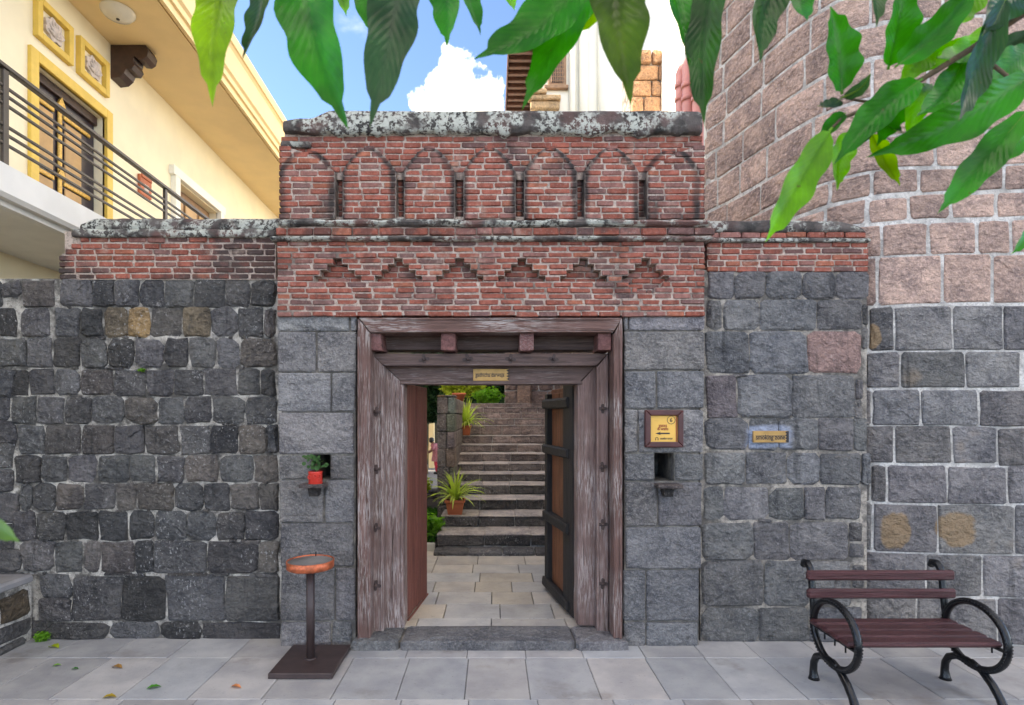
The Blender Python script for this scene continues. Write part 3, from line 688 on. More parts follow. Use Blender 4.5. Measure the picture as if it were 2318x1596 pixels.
for (xa, xb, Z) in ((862, 867.5, Z2), (1351, 1356, Z2), (907, 914, Z3), (1308, 1313, Z3)):
    m = MB(); m.cbox(X(xa, Z), X(xb, Z), Z - .008, Z + .01, .09, H(830 if Z == Z2 else 875, Z), .003); m.build('moulding', M_['woodVd'], fr)
# iron rosette studs
m = MB(); pts = []
for k in range(32):
    t = 2 * math.pi * k / 32; rr = .026 + .011 * math.cos(4 * t) + .004 * abs(math.sin(4 * t))
    pts.append((rr * math.cos(t), rr * math.sin(t)))
m.prism(pts, -.005, .012); 
prof = [(.0, -.024), (.006, -.0235), (.0105, -.019), (.012, -.012), (.013, -.005)]
vs_ = []; nn = 12
for (r_, y_) in prof:
    for k in range(nn): vs_.append((r_ * math.cos(2 * math.pi * k / nn), y_, r_ * math.sin(2 * math.pi * k / nn)))
m.add(vs_, [(i * nn + k, i * nn + (k + 1) % nn, (i + 1) * nn + (k + 1) % nn, (i + 1) * nn + k) for i in range(4) for k in range(nn)], True)
stud_me = m.mesh('rosette_stud', M_['stud'])
for (px, py) in ((1364, 925), (1363, 1057), (1364, 1187), (1364, 1321), (852, 932), (852.5, 1062), (851, 1194), (851, 1325), (960, 814), (1058.6, 813), (1155.7, 813), (1252.8, 813)):
    k = rnd(.95, 1.15); inst('rosette_stud', stud_me, fr, (X(px, Z2), Z2 - .002, H(py, Z2)), (k, k, k), None, (0, rnd(-.2, .2), 0))
# threshold
def thresh(x0, x1):
    stone('threshold_stone', lambda u, v, d: (u, v, .045 + d), x0, x1, 4.13 + rnd(0, .02), 4.47, M_['ashlar'], gate, grey(.13, .17), prot=.022, r=.03, jit=.006, back=.09)
thresh(X(800, 4.2), X(905, 4.2)); thresh(X(908, 4.2), X(1300, 4.2)); thresh(X(1303, 4.2), X(1420, 4.2))
m = MB(); m.box(X(805, 4.2), X(1413, 4.2), 4.2, 4.47, -.04, .04); m.build('threshold_bed', M_['mort_a'], gate)

# ---- door leaves
def leaf_frame(h0, f0, name):
    """door leaf from hinge point h0 to far point f0: returns map(u along, v up, d towards the opening)"""
    d = Vector((f0[0] - h0[0], f0[1] - h0[1])); L = d.length; d /= L
    side = Vector((-d.y, d.x))
    if side.x * (1 if h0[0] < 0 else -1) < 0: side = -side
    return L, lambda u, dd, v: (h0[0] + d.x * u + side.x * dd, h0[1] + d.y * u + side.y * dd, v)
L, mpL = leaf_frame((-.711, 4.58), (-.63, 5.27), 'l')
def mbox(mp, u0, u1, d0, d1, v0, v1, b=.005, jit=.0):
    t = MB(); t.cbox(u0, u1, d0, d1, v0, v1, b, jit); t.v = [mp(*p) for p in t.v]; return t
lv = mbox(mpL, 0.01, L - .01, -.03, -.006, .09, 1.94).build('door_leaf', M_['doorblack'], gate)
us = [0, .15, .32, .5, L]
for k in range(4):
    mbox(mpL, us[k] + .002, us[k + 1] - .002, -.006, .03 + rnd(-.003, .003), .075 + rnd(-.01, .01), 1.95, .004, .001).build('plank', M_['doorred'], lv)
mbox(mpL, 0, L, .03, .045, .055, .072).build('bottom_rail', M_['doorred'], lv)
L, mpR = leaf_frame((.70, 4.62), (.552, 5.46), 'r')
rv = mbox(mpR, .012, L - .012, -.03, -.004, .1, 1.94).build('door_leaf', M_['doororange'], gate)
mbox(mpR, .0, .26, -.006, .06, .07, 1.97, .008, .002).build('stile', M_['doorblack'], rv); mbox(mpR, L - .09, L, -.006, .06, .07, 1.9, .008, .003).build('stile', M_['doorblack'], rv)
for k in range(2): mbox(mpR, .27 + k * .25, .51 + k * .25, -.004, .012, .1, 1.9, .004).build('plank', M_['doororange'], rv)
def rough_rail(v0, v1):
    st = mbox(mpR, .09, L + .01, .013, .085, v0, v1, .012, .006); st.build('carved_rail', M_['doorblack'], rv)
for v in (.09, .72, 1.34, 1.76): rough_rail(v, v + .085)

# ================================================================== LEFT WALL
lw = thing('stone_wall', 'dark basalt rubble wall with brick top left of the gateway', 'wall', (X(300, ZL), ZL, 0))
zt = H(634, ZL)
m = MB(); m.box(-4.6, X(632, ZL) + .02, ZL, ZL + .45, -.04, zt + .01); core = m.build('mortar_bed', M_['mort_l'], lw)
a1 = cv(.3403, 0); 
rowsL = [(634, 695, [a1(v) for v in (150, 400, 620, 765, 932, 1102, 1290, 1500, 1672, 1842)]), (697, 763, [a1(v) for v in (0, 118, 365, 540, 690, 858, 1002, 1215, 1400, 1582, 1757, 1842)]),
         (766, 832, [a1(v) for v in (0, 180, 355, 540, 722, 898, 1098, 1265, 1440, 1603, 1842)]), (836, 895, [a1(v) for v in (35, 195, 370, 535, 760, 975, 1165, 1360, 1580, 1735, 1842)]),
         (898, 959, [a1(v) for v in (80, 248, 430, 610, 835, 1052, 1230, 1415, 1630, 1847)]), (963, 1027, [a1(v) for v in (125, 308, 545, 770, 968, 1200, 1400, 1592, 1785, 1852)]),
         (1031, 1091, [a1(v) for v in (105, 280, 455, 655, 865, 1045, 1230, 1460, 1692, 1858)])]
a2 = cv(.3192, 0)
rowsL += [(1094, 1155, [a2(v) for v in (232, 405, 595, 820, 970, 1240, 1450, 1635, 1843, 1985)]), (1158, 1222, [a2(v) for v in (270, 470, 705, 915, 1100, 1325, 1535, 1738, 1975)]),
          (1226, 1296, [a2(v) for v in (395, 590, 718, 962, 1092, 1467, 1835, 1985)]), (1303, 1405, [a2(v) for v in (510, 868, 1175, 1600, 1988)]), (1408, 1446, [a2(v) for v in (330, 780, 1132, 1432, 1985)])]
fl = flat_map(ZL)
for (ya, yb, xs) in rowsL:
    for i in range(len(xs) - 1):
        gp = rnd(.1, 2.2)
        xa, xb = xs[i] + gp, xs[i + 1] - rnd(.1, 2.2)
        if ya == 634 and i == 0: xa, xb = 54, 125
        if ya == 697 and i == 1: xa, xb = 50, 114
        c = grey(.050, .128, .012); c = tuple(q_ * (.82 if ya > 1090 else 1.0) for q_ in c)
        if (ya == 697 and i == 5): c = (.30, .20, .10)
        elif ya == 697 and i in (4, 7): c = (.15, .12, .085)
        elif random.random() < .15: c = grey(.08, .12, .10)
        stone('stone', fl, X(xa, ZL), X(xb, ZL), H(yb + rnd(-1.2, 2.0), ZL), H(ya - rnd(-1.2, 1.6), ZL), M_['rubble'], lw, c, prot=rnd(.012, .038), r=rnd(.012, .045), jit=.009, skew=.06)
# the broken corner at the far left
for (xa, ya, xb, yb) in ((-70, 640, 2, 690), (6, 640, 46, 668), (-60, 768, -4, 832), (-64, 840, 28, 895), (-70, 902, 20, 950), (-70, 955, 34, 1002), (-70, 1006, 30, 1060), (-64, 1064, 26, 1112), (36, 965, 40, 970), (-70, 1118, 42, 1182), (50, 1096, 72, 1152), (-70, 1190, 30, 1240), (36, 1160, 82, 1220), (-70, 1246, 45, 1290), (55, 1226, 120, 1290), (98, 1300, 158, 1350), (96, 1352, 160, 1404), (60, 1404, 104, 1440), (-66, 1296, 60, 1350)):
    if xb - xa > 8: stone('stone', fl, X(xa - 3, ZL), X(xb + 4, ZL), H(yb + 3, ZL), H(ya - 3, ZL), M_['rubble'], lw, grey(.065, .12, .02), prot=rnd(.015, .045), r=.03, jit=.014, skew=.1)
# small wedging stones pushed into the joints
for _k in range(26):
    _r = random.choice(rowsL[:10]); _x = rnd(90, 610); _w = rnd(5, 16)
    stone('chinking_stone', fl, X(_x, ZL), X(_x + _w, ZL), H(_r[1] + 4.5, ZL), H(_r[1] - 2, ZL), M_['rubble'], lw, grey(.06, .13, .05), prot=rnd(.008, .03), r=.01, jit=.003)
for (xa, ya, xb, yb) in ((205, 762, 240, 770), (238, 1296, 300, 1303), (380, 1296, 470, 1304), (480, 1295, 520, 1304), (565, 1297, 630, 1306), (545, 1220, 590, 1232), (240, 832, 280, 838), (600, 966, 628, 990), (290, 1298, 330, 1304), (535, 1060, 543, 1088), (528, 1210, 540, 1222)):
    stone('chinking_stone', fl, X(xa, ZL), X(xb, ZL), H(yb, ZL), H(ya, ZL), M_['rubble'], lw, grey(.06, .10, .05), prot=.02, r=.012, jit=.003)
# brick top
m = MB(); m.box(X(150, ZL), X(626, ZL) - .0, ZL - .015, ZL + .4, zt, H(525, ZL)); m.build('brick_bed', M_['mort_b'], lw)
nr_ = 7; y0_, y1_ = 634, 538
for i in range(nr_):
    ya = y0_ - (y0_ - y1_) * (i + 1) / nr_; yb = y0_ - (y0_ - y1_) * i / nr_
    xs = 136 if i < 4 else (150 if i == 4 else (165 if i == 5 else 185))
    lay_row(lw, 'brick_d', X(xs, ZL), X(626, ZL), H(yb, ZL), H(ya, ZL), ZL - .022, lens=(.12, .18), depth=.1)
m = MB(); m.box(X(140, ZL), X(152, ZL), ZL + .0, ZL + .4, zt, H(575, ZL)); m.build('brick_bed', M_['mort_b'], lw)
lump_bar('ledge', X(173, ZL), X(626, ZL), ZL - .045, ZL + .4, H(540, ZL), lambda x: H(522, ZL), lw, M_['cornice'], nx=50, jit=.01, front_r=.02)
def topl(x):
    px = VX + x * F / ZL
    return H(489 + max(0, 215 - px) * .5, ZL)
lump_bar('coping', X(186, ZL), X(632, ZL), ZL - .015, ZL + .38, H(524, ZL), topl, lw, M_['coping'], nx=60, jit=.012, front_r=.09)

# ledge (stone seat) at the far left
ld = thing('stone_ledge', 'low rubble stone ledge with slab top at the left edge', 'ledge', (-3.7, 4.0, 0))
m = MB(); m.box(-4.6, -3.50, 2.9, 4.36, -.04, .44); m.build('mortar_bed', M_['mort_l'], ld)
sm_ = lambda u, v, d: (-3.50 + d, u, v)
for (u0, u1, v0, v1, c) in ((4.08, 4.33, .20, .40, (.10, .075, .05)), (3.70, 4.05, .22, .42, None), (3.85, 4.34, .06, .18, None), (3.3, 3.66, .2, .42, None), (3.35, 3.82, .05, .19, None), (2.92, 3.27, .1, .4, None), (3.6, 4.3, -.02, .05, None)):
    stone('stone', sm_, u0, u1, v0, v1, M_['rubble'], ld, c or grey(.06, .10, .02), prot=.02, r=.03, jit=.01, skew=.1)
m = MB(); m.cbox(-4.6, -3.46, 3.6, 4.34, .44, .50, .015, .004); m.build('top_slab', M_['slab'], ld, (.25, .24, .24))
m = MB(); m.cbox(-4.6, -3.46, 2.9, 3.59, .44, .50, .015, .004); m.build('top_slab', M_['slab'], ld, (.27, .26, .255))

# ================================================================== RIGHT WALL
rw = thing('stone_wall', 'grey rubble wall with brick top and rounded coping between gateway and tower', 'wall', (X(1780, ZR), ZR, 0))
zt = H(614, ZR)
m = MB(); m.box(X(1585, ZR), X(1962, ZR), ZR + .0, ZR + .42, -.04, zt + .01); m.build('mortar_bed', M_['mort_r'], rw)
a7x, a7y = cv(.3782, 1569.4), cv(.3782, 603.6)
rowsR = [(28, 192, (85, 241, 432, 650, 851, 1052)), (200, 380, (78, 175, 396, 737, 1008)), (388, 638, (76, 336, 681, 1003)), (650, 902, (74, 262, 588, 965)), (905, 1098, (70, 332, 508, 747, 958, 1040)),
         (1115, 1302, (65, 312, 556, 757, 1003, 1055)), (1322, 1512, (58, 182, 452, 662, 785, 1000))]
rr_ = [(a7y(a), a7y(b), [a7x(v) for v in xs]) for a, b, xs in rowsR]
rr_ += [(1183, 1266, [1588, 1704, 1786, 1918]), (1270, 1371, [1588, 1728, 1833, 1925]), (1375, 1452, [1587, 1717, 1832, 1950])]
fr_ = flat_map(ZR)
for ri, (ya, yb, xs) in enumerate(rr_):
    for i in range(len(xs) - 1):
        c = grey(.11, .175, .012)
        if ri == 2 and i == 2: c = (.27, .175, .155)
        elif ri == 3 and i == 0: c = (.13, .11, .115)
        stone('stone', fr_, X(xs[i] + rnd(-.6, 1.3), ZR), X(xs[i + 1] - rnd(-.6, 1.3), ZR), H(yb + rnd(-.8, 2.0), ZR), H(ya - rnd(-.8, 1.6), ZR), M_['rubble_r'], rw, c, prot=rnd(.012, .028), r=rnd(.012, .05), jit=.006, skew=.05)
for (xa, ya, xb, yb) in ((1952, 690, 1964, 735), (1950, 740, 1962, 790), (1936, 860, 1952, 905), (1930, 905, 1950, 948), (1916, 1118, 1946, 1170), (1922, 1182, 1950, 1225), (1922, 1230, 1955, 1262), (1660, 847, 1695, 854), (1885, 1030, 1930, 1042), (1715, 1175, 1745, 1183), (1930, 1280, 1955, 1330)):
    stone('chinking_stone', fr_, X(xa, ZR), X(xb, ZR), H(yb, ZR), H(ya, ZR), M_['rubble_r'], rw, grey(.10, .15, .04), prot=.02, r=.015, jit=.004)
m = MB(); m.box(X(1600, ZR), X(1961, ZR), ZR - .011, ZR + .4, zt, H(545, ZR)); m.build('brick_bed', M_['mort_b'], rw)
for i in range(5):
    ya = 617 - (617 - 549) * (i + 1) / 5; yb = 617 - (617 - 549) * i / 5
    lay_row(rw, 'brick_s' if i > 2 else 'brick', X(1598, ZR), X(1964, ZR), H(yb, ZR), H(ya, ZR), ZR - .018, lens=(.11, .165), depth=.1)
lump_bar('ledge', X(1598, ZR), X(1962, ZR), ZR - .04, ZR + .4, H(551, ZR), lambda x: H(541, ZR), rw, M_['cornice'], nx=50, jit=.006, front_r=.015)
lay_row(rw, 'brick_s', X(1600, ZR), X(1958, ZR), H(541, ZR), H(526, ZR), ZR - .02, lens=(.12, .2), depth=.1)
def topr(x):
    px = VX + x * F / ZR; e = max(0, (px - 1880) / 76)
    return H(494 + 34 * (1 - math.sqrt(max(0, 1 - min(1, e) ** 2))), ZR)
lump_bar('coping', X(1600, ZR), X(1957, ZR), ZR - .012, ZR + .38, H(527, ZR), topr, rw, M_['coping2'], nx=60, jit=.008, front_r=.10)

# ================================================================== ROUND TOWER
tw = thing('bastion_tower', 'rounded fort tower of brown and grey blocks with white mortar joints', 'tower', (3.4, 4.5, 0))
ctrl = [Vector(p) for p in ((5.6, 4.02), (4.7, 4.14), (3.9, 4.22), (3.40, 4.26), (3.05, 4.30), (2.83, 4.38), (2.64, 4.56), (2.50, 4.88), (2.38, 5.35), (2.27, 5.80), (2.19, 6.15), (2.45, 6.5))]
path = []
for i in range(len(ctrl) - 1):
    p0, p1, p2, p3 = ctrl[max(i - 1, 0)], ctrl[i], ctrl[i + 1], ctrl[min(i + 2, len(ctrl) - 1)]
    for k in range(10):
        t = k / 10
        path.append(.5 * ((2 * p1) + (p2 - p0) * t + (2 * p0 - 5 * p1 + 4 * p2 - p3) * t * t + (3 * p1 - p0 - 3 * p2 + p3) * t ** 3))
path.append(ctrl[-1])
SL = [0]
for i in range(1, len(path)): SL.append(SL[-1] + (path[i] - path[i - 1]).length)
def at_s(s):
    s = max(0, min(SL[-1] - 1e-5, s))
    i = max(k for k in range(len(SL) - 1) if SL[k] <= s); t = (s - SL[i]) / (SL[i + 1] - SL[i])
    d = (path[i + 1] - path[i]).normalized()
    return path[i].lerp(path[i + 1], t), Vector((-d.y, d.x)) * -1
def tmap(u, v, d):
    p, n = at_s(u); 
    if n.y > 0 and n.x > 0: n = -n
    bt = -.025 * max(0, v - 1.0)            # slight batter
    return (p.x + n.x * (d + bt), p.y + n.y * (d + bt), v)
p_, n_ = at_s(1.0)
if n_.y > 0:
    _old = at_s
    def at_s(s, _o=_old):
        a, b = _o(s); return a, -b
def s_of_px(px):
    t = (px - VX) / F; best = None
    for i in range(len(path) - 1):
        f0 = path[i].x - t * path[i].y; f1 = path[i + 1].x - t * path[i + 1].y
        if f0 >= 0 > f1 or f0 <= 0 < f1: 
            best = SL[i] + (SL[i + 1] - SL[i]) * f0 / (f0 - f1); break
    return best
# mortar face
NS = 90; vs_ = []; TH = 7.2
for j in range(13):
    for i in range(NS + 1): vs_.append(tmap(SL[-1] * i / NS, -.05 + (TH + .05) * j / 12, 0))
for j in (0, 1):
    vs_ += [(5.6, 6.6, -.05 if j == 0 else TH)]
fs = [(j * (NS + 1) + i, j * (NS + 1) + i + 1, (j + 1) * (NS + 1) + i + 1, (j + 1) * (NS + 1) + i) for j in range(12) for i in range(NS)]
t0 = len(vs_) - 2
fs += [(0, 12 * (NS + 1), t0 + 1, t0), (NS, t0, t0 + 1, 12 * (NS + 1) + NS), tuple(range(12 * (NS + 1), 13 * (NS + 1))) + (t0 + 1,)]
MB().add(vs_, fs, False).build('mortar_face', M_['mort_w'], tw)
hts = [0.0, .353, .67, 1.04, 1.331, 1.618, 1.898, 2.177, 2.523, 2.905, 3.165, 3.37, 3.567, 3.83, 4.136, 4.44, 4.71, 5.0, 5.28, 5.55, 5.84, 6.12, 6.42, 6.72, 7.05]
fixed = {0: (2318 + 60, 2257, 2074, 1891), 1: (2360, 2223, 2096, 1956, 1850), 2: (2400, 2295, 2122, 1975, 1850), 3: (2400, 2280, 2144, 2008, 1970, 1850), 4: (2380, 2260, 2157, 2025, 1957, 1850), 5: (2340, 2220, 2087, 1974, 1850),
         6: (2316, 2190, 2042, 1959, 1850), 7: (2400, 2278, 2163, 2029, 1966, 1850), 8: (2370, 2257, 2141, 1989, 1900), 9: (2400, 2300, 2223, 2111, 2002, 1900), 10: (2380, 2268, 2164, 2066, 1964, 1860), 11: (2390, 2288, 2202, 2091, 1977, 1870), 12: (2400, 2250, 2132, 2010, 1900)}
s_end = s_of_px(1598) or SL[-1]
for k in range(len(hts) - 1):
    h0, h1 = hts[k], hts[k + 1]
    ss = [s_of_px(v) for v in fixed.get(k, (2400,))]
    ss = [v for v in ss if v is not None]
    if k >= 9:
        while ss[-1] < min(SL[-1] - .1, s_end + .5): ss.append(ss[-1] + rnd(.34, .56))
    for i in range(len(ss) - 1):
        mid, _ = at_s((ss[i] + ss[i + 1]) / 2)
        px = VX + F * mid.x / mid.y; py = VY - F * (h0 - EYE) / mid.y
        if py < -40 or px > 2440: continue
        gp = rnd(.0065, .0095) if k < 8 else rnd(.010, .0155)
        low = k < 8
        if low: c = grey(.13, .225, .035)
        else:
            b = rnd(.88, 1.12); b = rnd(.8, 1.15); c = (.44 * b, .305 * b, .25 * b)
            if k == 11 and i < 5: c = tuple(q * .8 for q in c)
        dz = rnd(-.008, .008)
        stone('stone_block', tmap, ss[i] + gp, ss[i + 1] - gp, h0 + gp + dz, h1 - gp + dz, M_['tgrey' if low else 'brown'], tw, c, prot=.012 if not low else .018, r=.016, jit=.005, back=.02)

# ================================================================== CREAM HOUSE ON THE LEFT
VB = -55.0 / F
def B(w, t, h): return (-w + VB * t, t, EYE + h)
def bbox(w0, w1, t0, t1, h0, h1, name, mat, parent, b=.006, jit=0):
    m = MB(); m.cbox(w0, w1, t0, t1, h0, h1, b, jit); m.v = [B(*p) for p in m.v]; return m.build(name, mat, parent)
hs = thing('plastered_house', 'cream plastered house with balcony and deep eaves left of the gate', 'house', (-5.5, 8.0, 0))
WW, T0, T1 = 5.12, 1.5, 24.0
def wall_with_holes(holes):
    m = MB(); ts = sorted({T0, T1, *[h[0] for h in holes], *[h[1] for h in holes]})
    for a, b in zip(ts[:-1], ts[1:]):
        hh = [h for h in holes if h[0] <= a + 1e-6 and h[1] >= b - 1e-6]
        bands = [(-1.75, 5.6)] if not hh else [(-1.75, hh[0][2]), (hh[0][3], 5.6)]
        for lo, hi in bands:
            if hi - lo < .01: continue
            m.add([B(WW, a, lo), B(WW, b, lo), B(WW, b, hi), B(WW, a, hi)], [(0, 1, 2, 3)])
    for (a, b, lo, hi) in holes:
        D = WW + .22
        m.add([B(WW, a, lo), B(WW, b, lo), B(WW, b, hi), B(WW, a, hi), B(D, a, lo), B(D, b, lo), B(D, b, hi), B(D, a, hi)], [(0, 4, 5, 1), (1, 5, 6, 2), (2, 6, 7, 3), (3, 7, 4, 0)])
    m.add([B(WW, T0, -1.75), B(WW, T0, 5.6), B(10, T0, 5.6), B(10, T0, -1.75)], [(0, 1, 2, 3)])
    m.add([B(WW, T1, -1.75), B(WW, T1, 5.6), B(10, T1, 5.6), B(10, T1, -1.75)], [(0, 1, 2, 3)])
    return m.build('wall', M_['creamh'], hs)
D0, D1, DH = 6.80, 8.08, 4.18
W0, W1, WH = 10.05, 11.7, 4.12
wall_with_holes([(D0, D1, 2.12, DH), (W0, W1, 2.12, WH)])
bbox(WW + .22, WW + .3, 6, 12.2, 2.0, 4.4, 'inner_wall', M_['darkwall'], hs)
# balcony slab with mouldings
def extr(poly, t0, t1, name, mat):
    m = MB(); m.prism([(w, h) for w, h in poly], t0, t1); m.v = [B(x, y, z) for x, y, z in m.v]; return m.build(name, mat, hs)
extr([(3.90, 2.12), (3.90, 1.88), (3.93, 1.845), (3.99, 1.845), (4.0, 1.80), (4.06, 1.79), (WW + .01, 1.79), (WW + .01, 2.12)], T0, T1, 'balcony_slab', M_['whitep'])
# eave: soffit, stepped fascia and roof
extr([(WW + .01, 5.31), (3.98, 5.31), (3.98, 5.33), (3.95, 5.33), (3.95, 5.30), (3.90, 5.30), (3.90, 5.40), (3.86, 5.41), (3.86, 5.50), (3.82, 5.53), (3.82, 5.90), (3.79, 5.94), (3.76, 5.95), (3.75, 6.02), (3.75, 6.10), (10, 6.10), (10, 5.58), (WW + .01, 5.58)], T0, T1, 'eave', M_['cream'])
extr([(9.0, 5.9), (9.0, 13.0), (14, 13.0), (14, 5.9)], T0, 9.5, 'added_shade_storey', M_['creamw'])  # unseen added block, hidden behind the eave, keeps sun off the tower
# railing
rl = bbox(3.925, 3.985, T0 + .1, T1 - .3, 2.95, 2.99, 'railing', M_['rail'], hs)
for f in (.2, .28, .375, .585, .67, .77):
    h = 2.976 - .856 * f; bbox(3.945, 3.97, T0 + .1, T1 - .3, h - .012, h + .012, 'bar', M_['rail'], rl, .003)
for t in (2.3, 4.9, 7.5, 10.1, 12.7): bbox(3.94, 3.975, t - .03, t + .03, 2.12, 2.95, 'post', M_['rail'], rl, .003)
# door
fw = .13
dr = MB()
for (a, b, lo, hi) in ((D0 - fw, D0, 2.12, DH + fw), (D1, D1 + fw, 2.12, DH + fw), (D0, D1, DH, DH + fw)):
    t_ = MB(); t_.cbox(WW - .045, WW + .03, a, b, lo, hi, .006); dr.add([B(*p) for p in t_.v], t_.f)
dr = dr.build('door_surround', M_['yellow'], hs)
dd = bbox(WW + .14, WW + .19, D0 + .01, D1 - .01, 2.13, DH - .01, 'door', M_['purple'], hs)
for (a, b) in ((D0 + .05, D0 + .45), (D0 + .66, D1 - .30)):
    for (lo, hi) in ((2.2, 2.95), (3.06, 3.80)):
        bbox(WW + .115, WW + .14, a, b, lo, hi, 'panel', M_['tanpanel'], dd, .012)
for h in (3.0, 3.86):
    for (a, b) in ((D0 + .05, D0 + .47), (D0 + .64, D1 - .12)): bbox(WW + .112, WW + .138, a, b, h - .03, h + .03, 'gilt_strip', M_['gold'], dd, .01)
bbox(WW + .105, WW + .138, D0 + .53, D0 + .60, 2.16, 3.95, 'gilt_strip', M_['gold'], dd, .01)
for h in (3.05, 3.95):
    m = MB(); m.prism([(D0 + .48, h - .02), (D0 + .66, h - .02), (D0 + .62, h + .05), (D0 + .57, h + .13), (D0 + .52, h + .05)], 0, 1); m.v = [B(WW + .09 + .03 * y, x, z) for x, y, z in m.v]; m.build('gilt_crest', M_['gold'], dd)
bbox(WW + .07, WW + .10, D1 - .30, D1 - .12, 2.62, 2.64, 'handle', M_['rail'], dd); bbox(WW + .1, WW + .138, D1 - .16, D1 - .09, 2.5, 2.68, 'lock_plate', M_['brass'], dd)
bbox(WW + .09, WW + .2, D0 + .01, D1 - .01, DH - .12, DH - .005, 'header', M_['dkwood'], dd)
# carved square panels above the door
for (a, b) in ((6.75, 7.36), (7.49, 8.10)):
    pn = MB()
    for (p, q, lo, hi) in ((a, a + .08, 4.47, 4.96), (b - .08, b, 4.47, 4.96), (a + .08, b - .08, 4.47, 4.55), (a + .08, b - .08, 4.88, 4.96)):
        t_ = MB(); t_.cbox(WW - .07, WW + .02, p, q, lo, hi, .005); pn.add([B(*v) for v in t_.v], t_.f)
    pn = pn.build('relief_panel', M_['yellow'], hs)
    m = MB(); c0, h0 = (a + b) / 2, 4.715; npt = 28
    pts = []
    for k in range(npt):
        th = 2 * math.pi * k / npt; r_ = .135 + .018 * math.cos(7 * th); pts.append((c0 + r_ * math.cos(th) * 1.15, h0 + r_ * math.sin(th)))
    m.prism(pts, -.045, .0); m.v = [B(WW + y, x, z) for x, y, z in m.v]; rp = m.build('carved_flower', M_['relief'], pn)
    for k in range(7):
        th = math.pi * (k + .5) / 7; m = MB(); m.tube([B(WW - .045, c0, h0 - .08), B(WW - .06, c0 + .07 * math.cos(th), h0 - .08 + .10 * math.sin(th)), B(WW - .047, c0 + .12 * math.cos(th), h0 - .08 + .19 * math.sin(th))], [.006, .022, .006], 6)
        m.build('petal', M_['relief'], pn)
# wooden corbel
m = MB(); m.prism([(WW + .02, 5.30), (4.62, 5.30), (4.58, 5.22), (4.60, 5.14), (4.66, 5.10), (4.74, 5.11), (4.78, 5.15), (4.80, 5.08), (4.78, 5.02), (4.82, 4.96), (4.90, 4.97), (4.93, 4.90), (5.0, 4.84), (WW + .02, 4.82)], 8.22, 8.46)
m.v = [B(x, y, z) for x, y, z in m.v]; m.build('corbel', M_['dkwood'], hs)
# ceiling lamp
m = MB(); c_ = B(4.6, 7.54, 5.31); m.lathe([(.0, c_[2] - .11), (.08, c_[2] - .105), (.16, c_[2] - .075), (.20, c_[2] - .03), (.205, c_[2] - .005)], c_[0], c_[1], 26); lm = m.build('ceiling_lamp', M_['glass'], hs)
m = MB(); m.lathe([(.0, c_[2] - .125), (.02, c_[2] - .12), (.022, c_[2] - .108)], c_[0], c_[1], 10); m.build('finial', M_['rail'], lm)
# window with plaster surround
ws = MB()
for (a, b, lo, hi) in ((W0 - .16, W0, 2.12, WH + .02), (W1, W1 + .16, 2.12, WH + .02), (W0 - .22, W1 + .22, WH + .02, WH + .18)):
    t_ = MB(); t_.cbox(WW - .09, WW + .02, a, b, lo, hi, .006); ws.add([B(*v) for v in t_.v], t_.f)
ws = ws.build('window_surround', M_['creamw'], hs)
wd = bbox(WW + .15, WW + .2, W0 + .01, W1 - .01, 2.13, WH - .01, 'window', M_['lattice'], hs)
for k in range(3): bbox(WW + .12, WW + .15, W0 + .06 + k * .54, W0 + .5 + k * .54, 3.1, 3.95, 'panel', M_['tanpanel'], wd, .01)
bx = bbox(WW - .05, WW - .003, 8.88, 9.2, 3.44, 3.74, 'wall_plaque', M_['terra'], None); tag(bx, 'small carved red plaque on cream wall beside the balcony door', 'plaque')
bbox(WW - .07, WW - .045, 8.9, 9.18, 3.70, 3.76, 'cap', M_['terra'], bx); bbox(WW - .065, WW - .045, 8.98, 9.1, 3.52, 3.62, 'emblem', M_['relief'], bx, .02)

# ================================================================== STAIRS AND GARDEN BEHIND THE GATE
sc = thing('stone_staircase', 'worn stone staircase climbing behind the open gate', 'staircase', (.4, 7, 0))
hn = [.243, .385, .525, .664, .78, .896, 1.027, 1.16, 1.307, 1.497, 1.63, 1.748, 1.874, 1.98]
prev = .1
m = MB(); m.box(-.62, 1.7, 6.72, 14.2, 0, .05); m.build('stair_bed', M_['mort_l'], sc)
x = -.70
for w in (.42, .40, .38, .42, .4, .4): stone('stone_block', lambda u, v, d: (u, v, .07 + d), x + .004, x + w - .004, 6.70, 7.02, M_['step'], sc, grey(.08, .12, .04), prot=.03, r=.02, jit=.006, back=.07); x += w
for i, h in enumerate(hn):
    zf = 7.0 + .5 * i; zb_ = zf + .5
    m = MB(); m.box(-.60, 1.7, zf + .03, zb_ + .04, prev - .06, h - .03); m.build('stair_bed', M_['mort_w'], sc)
    x = -.62 - (.06 if i < 2 else 0) + rnd(-.01, .01)
    while x < 1.65:
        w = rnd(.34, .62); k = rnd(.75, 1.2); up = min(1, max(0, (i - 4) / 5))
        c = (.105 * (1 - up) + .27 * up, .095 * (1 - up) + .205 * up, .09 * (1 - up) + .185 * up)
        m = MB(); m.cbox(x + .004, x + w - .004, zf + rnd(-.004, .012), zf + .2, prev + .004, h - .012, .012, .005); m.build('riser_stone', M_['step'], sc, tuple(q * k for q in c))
        kk = rnd(.85, 1.1); m = MB(); m.cbox(x + .003, x + w - .003, zf + rnd(-.014, .004), zb_ + .01, h - .011, h + rnd(-.003, .006), .006, .004); m.build('tread_stone', M_['tread'], sc, (.33 * kk, .285 * kk, .26 * kk)); x += w  # treads paler than risers: wear and light from above, in the colour
    prev = h
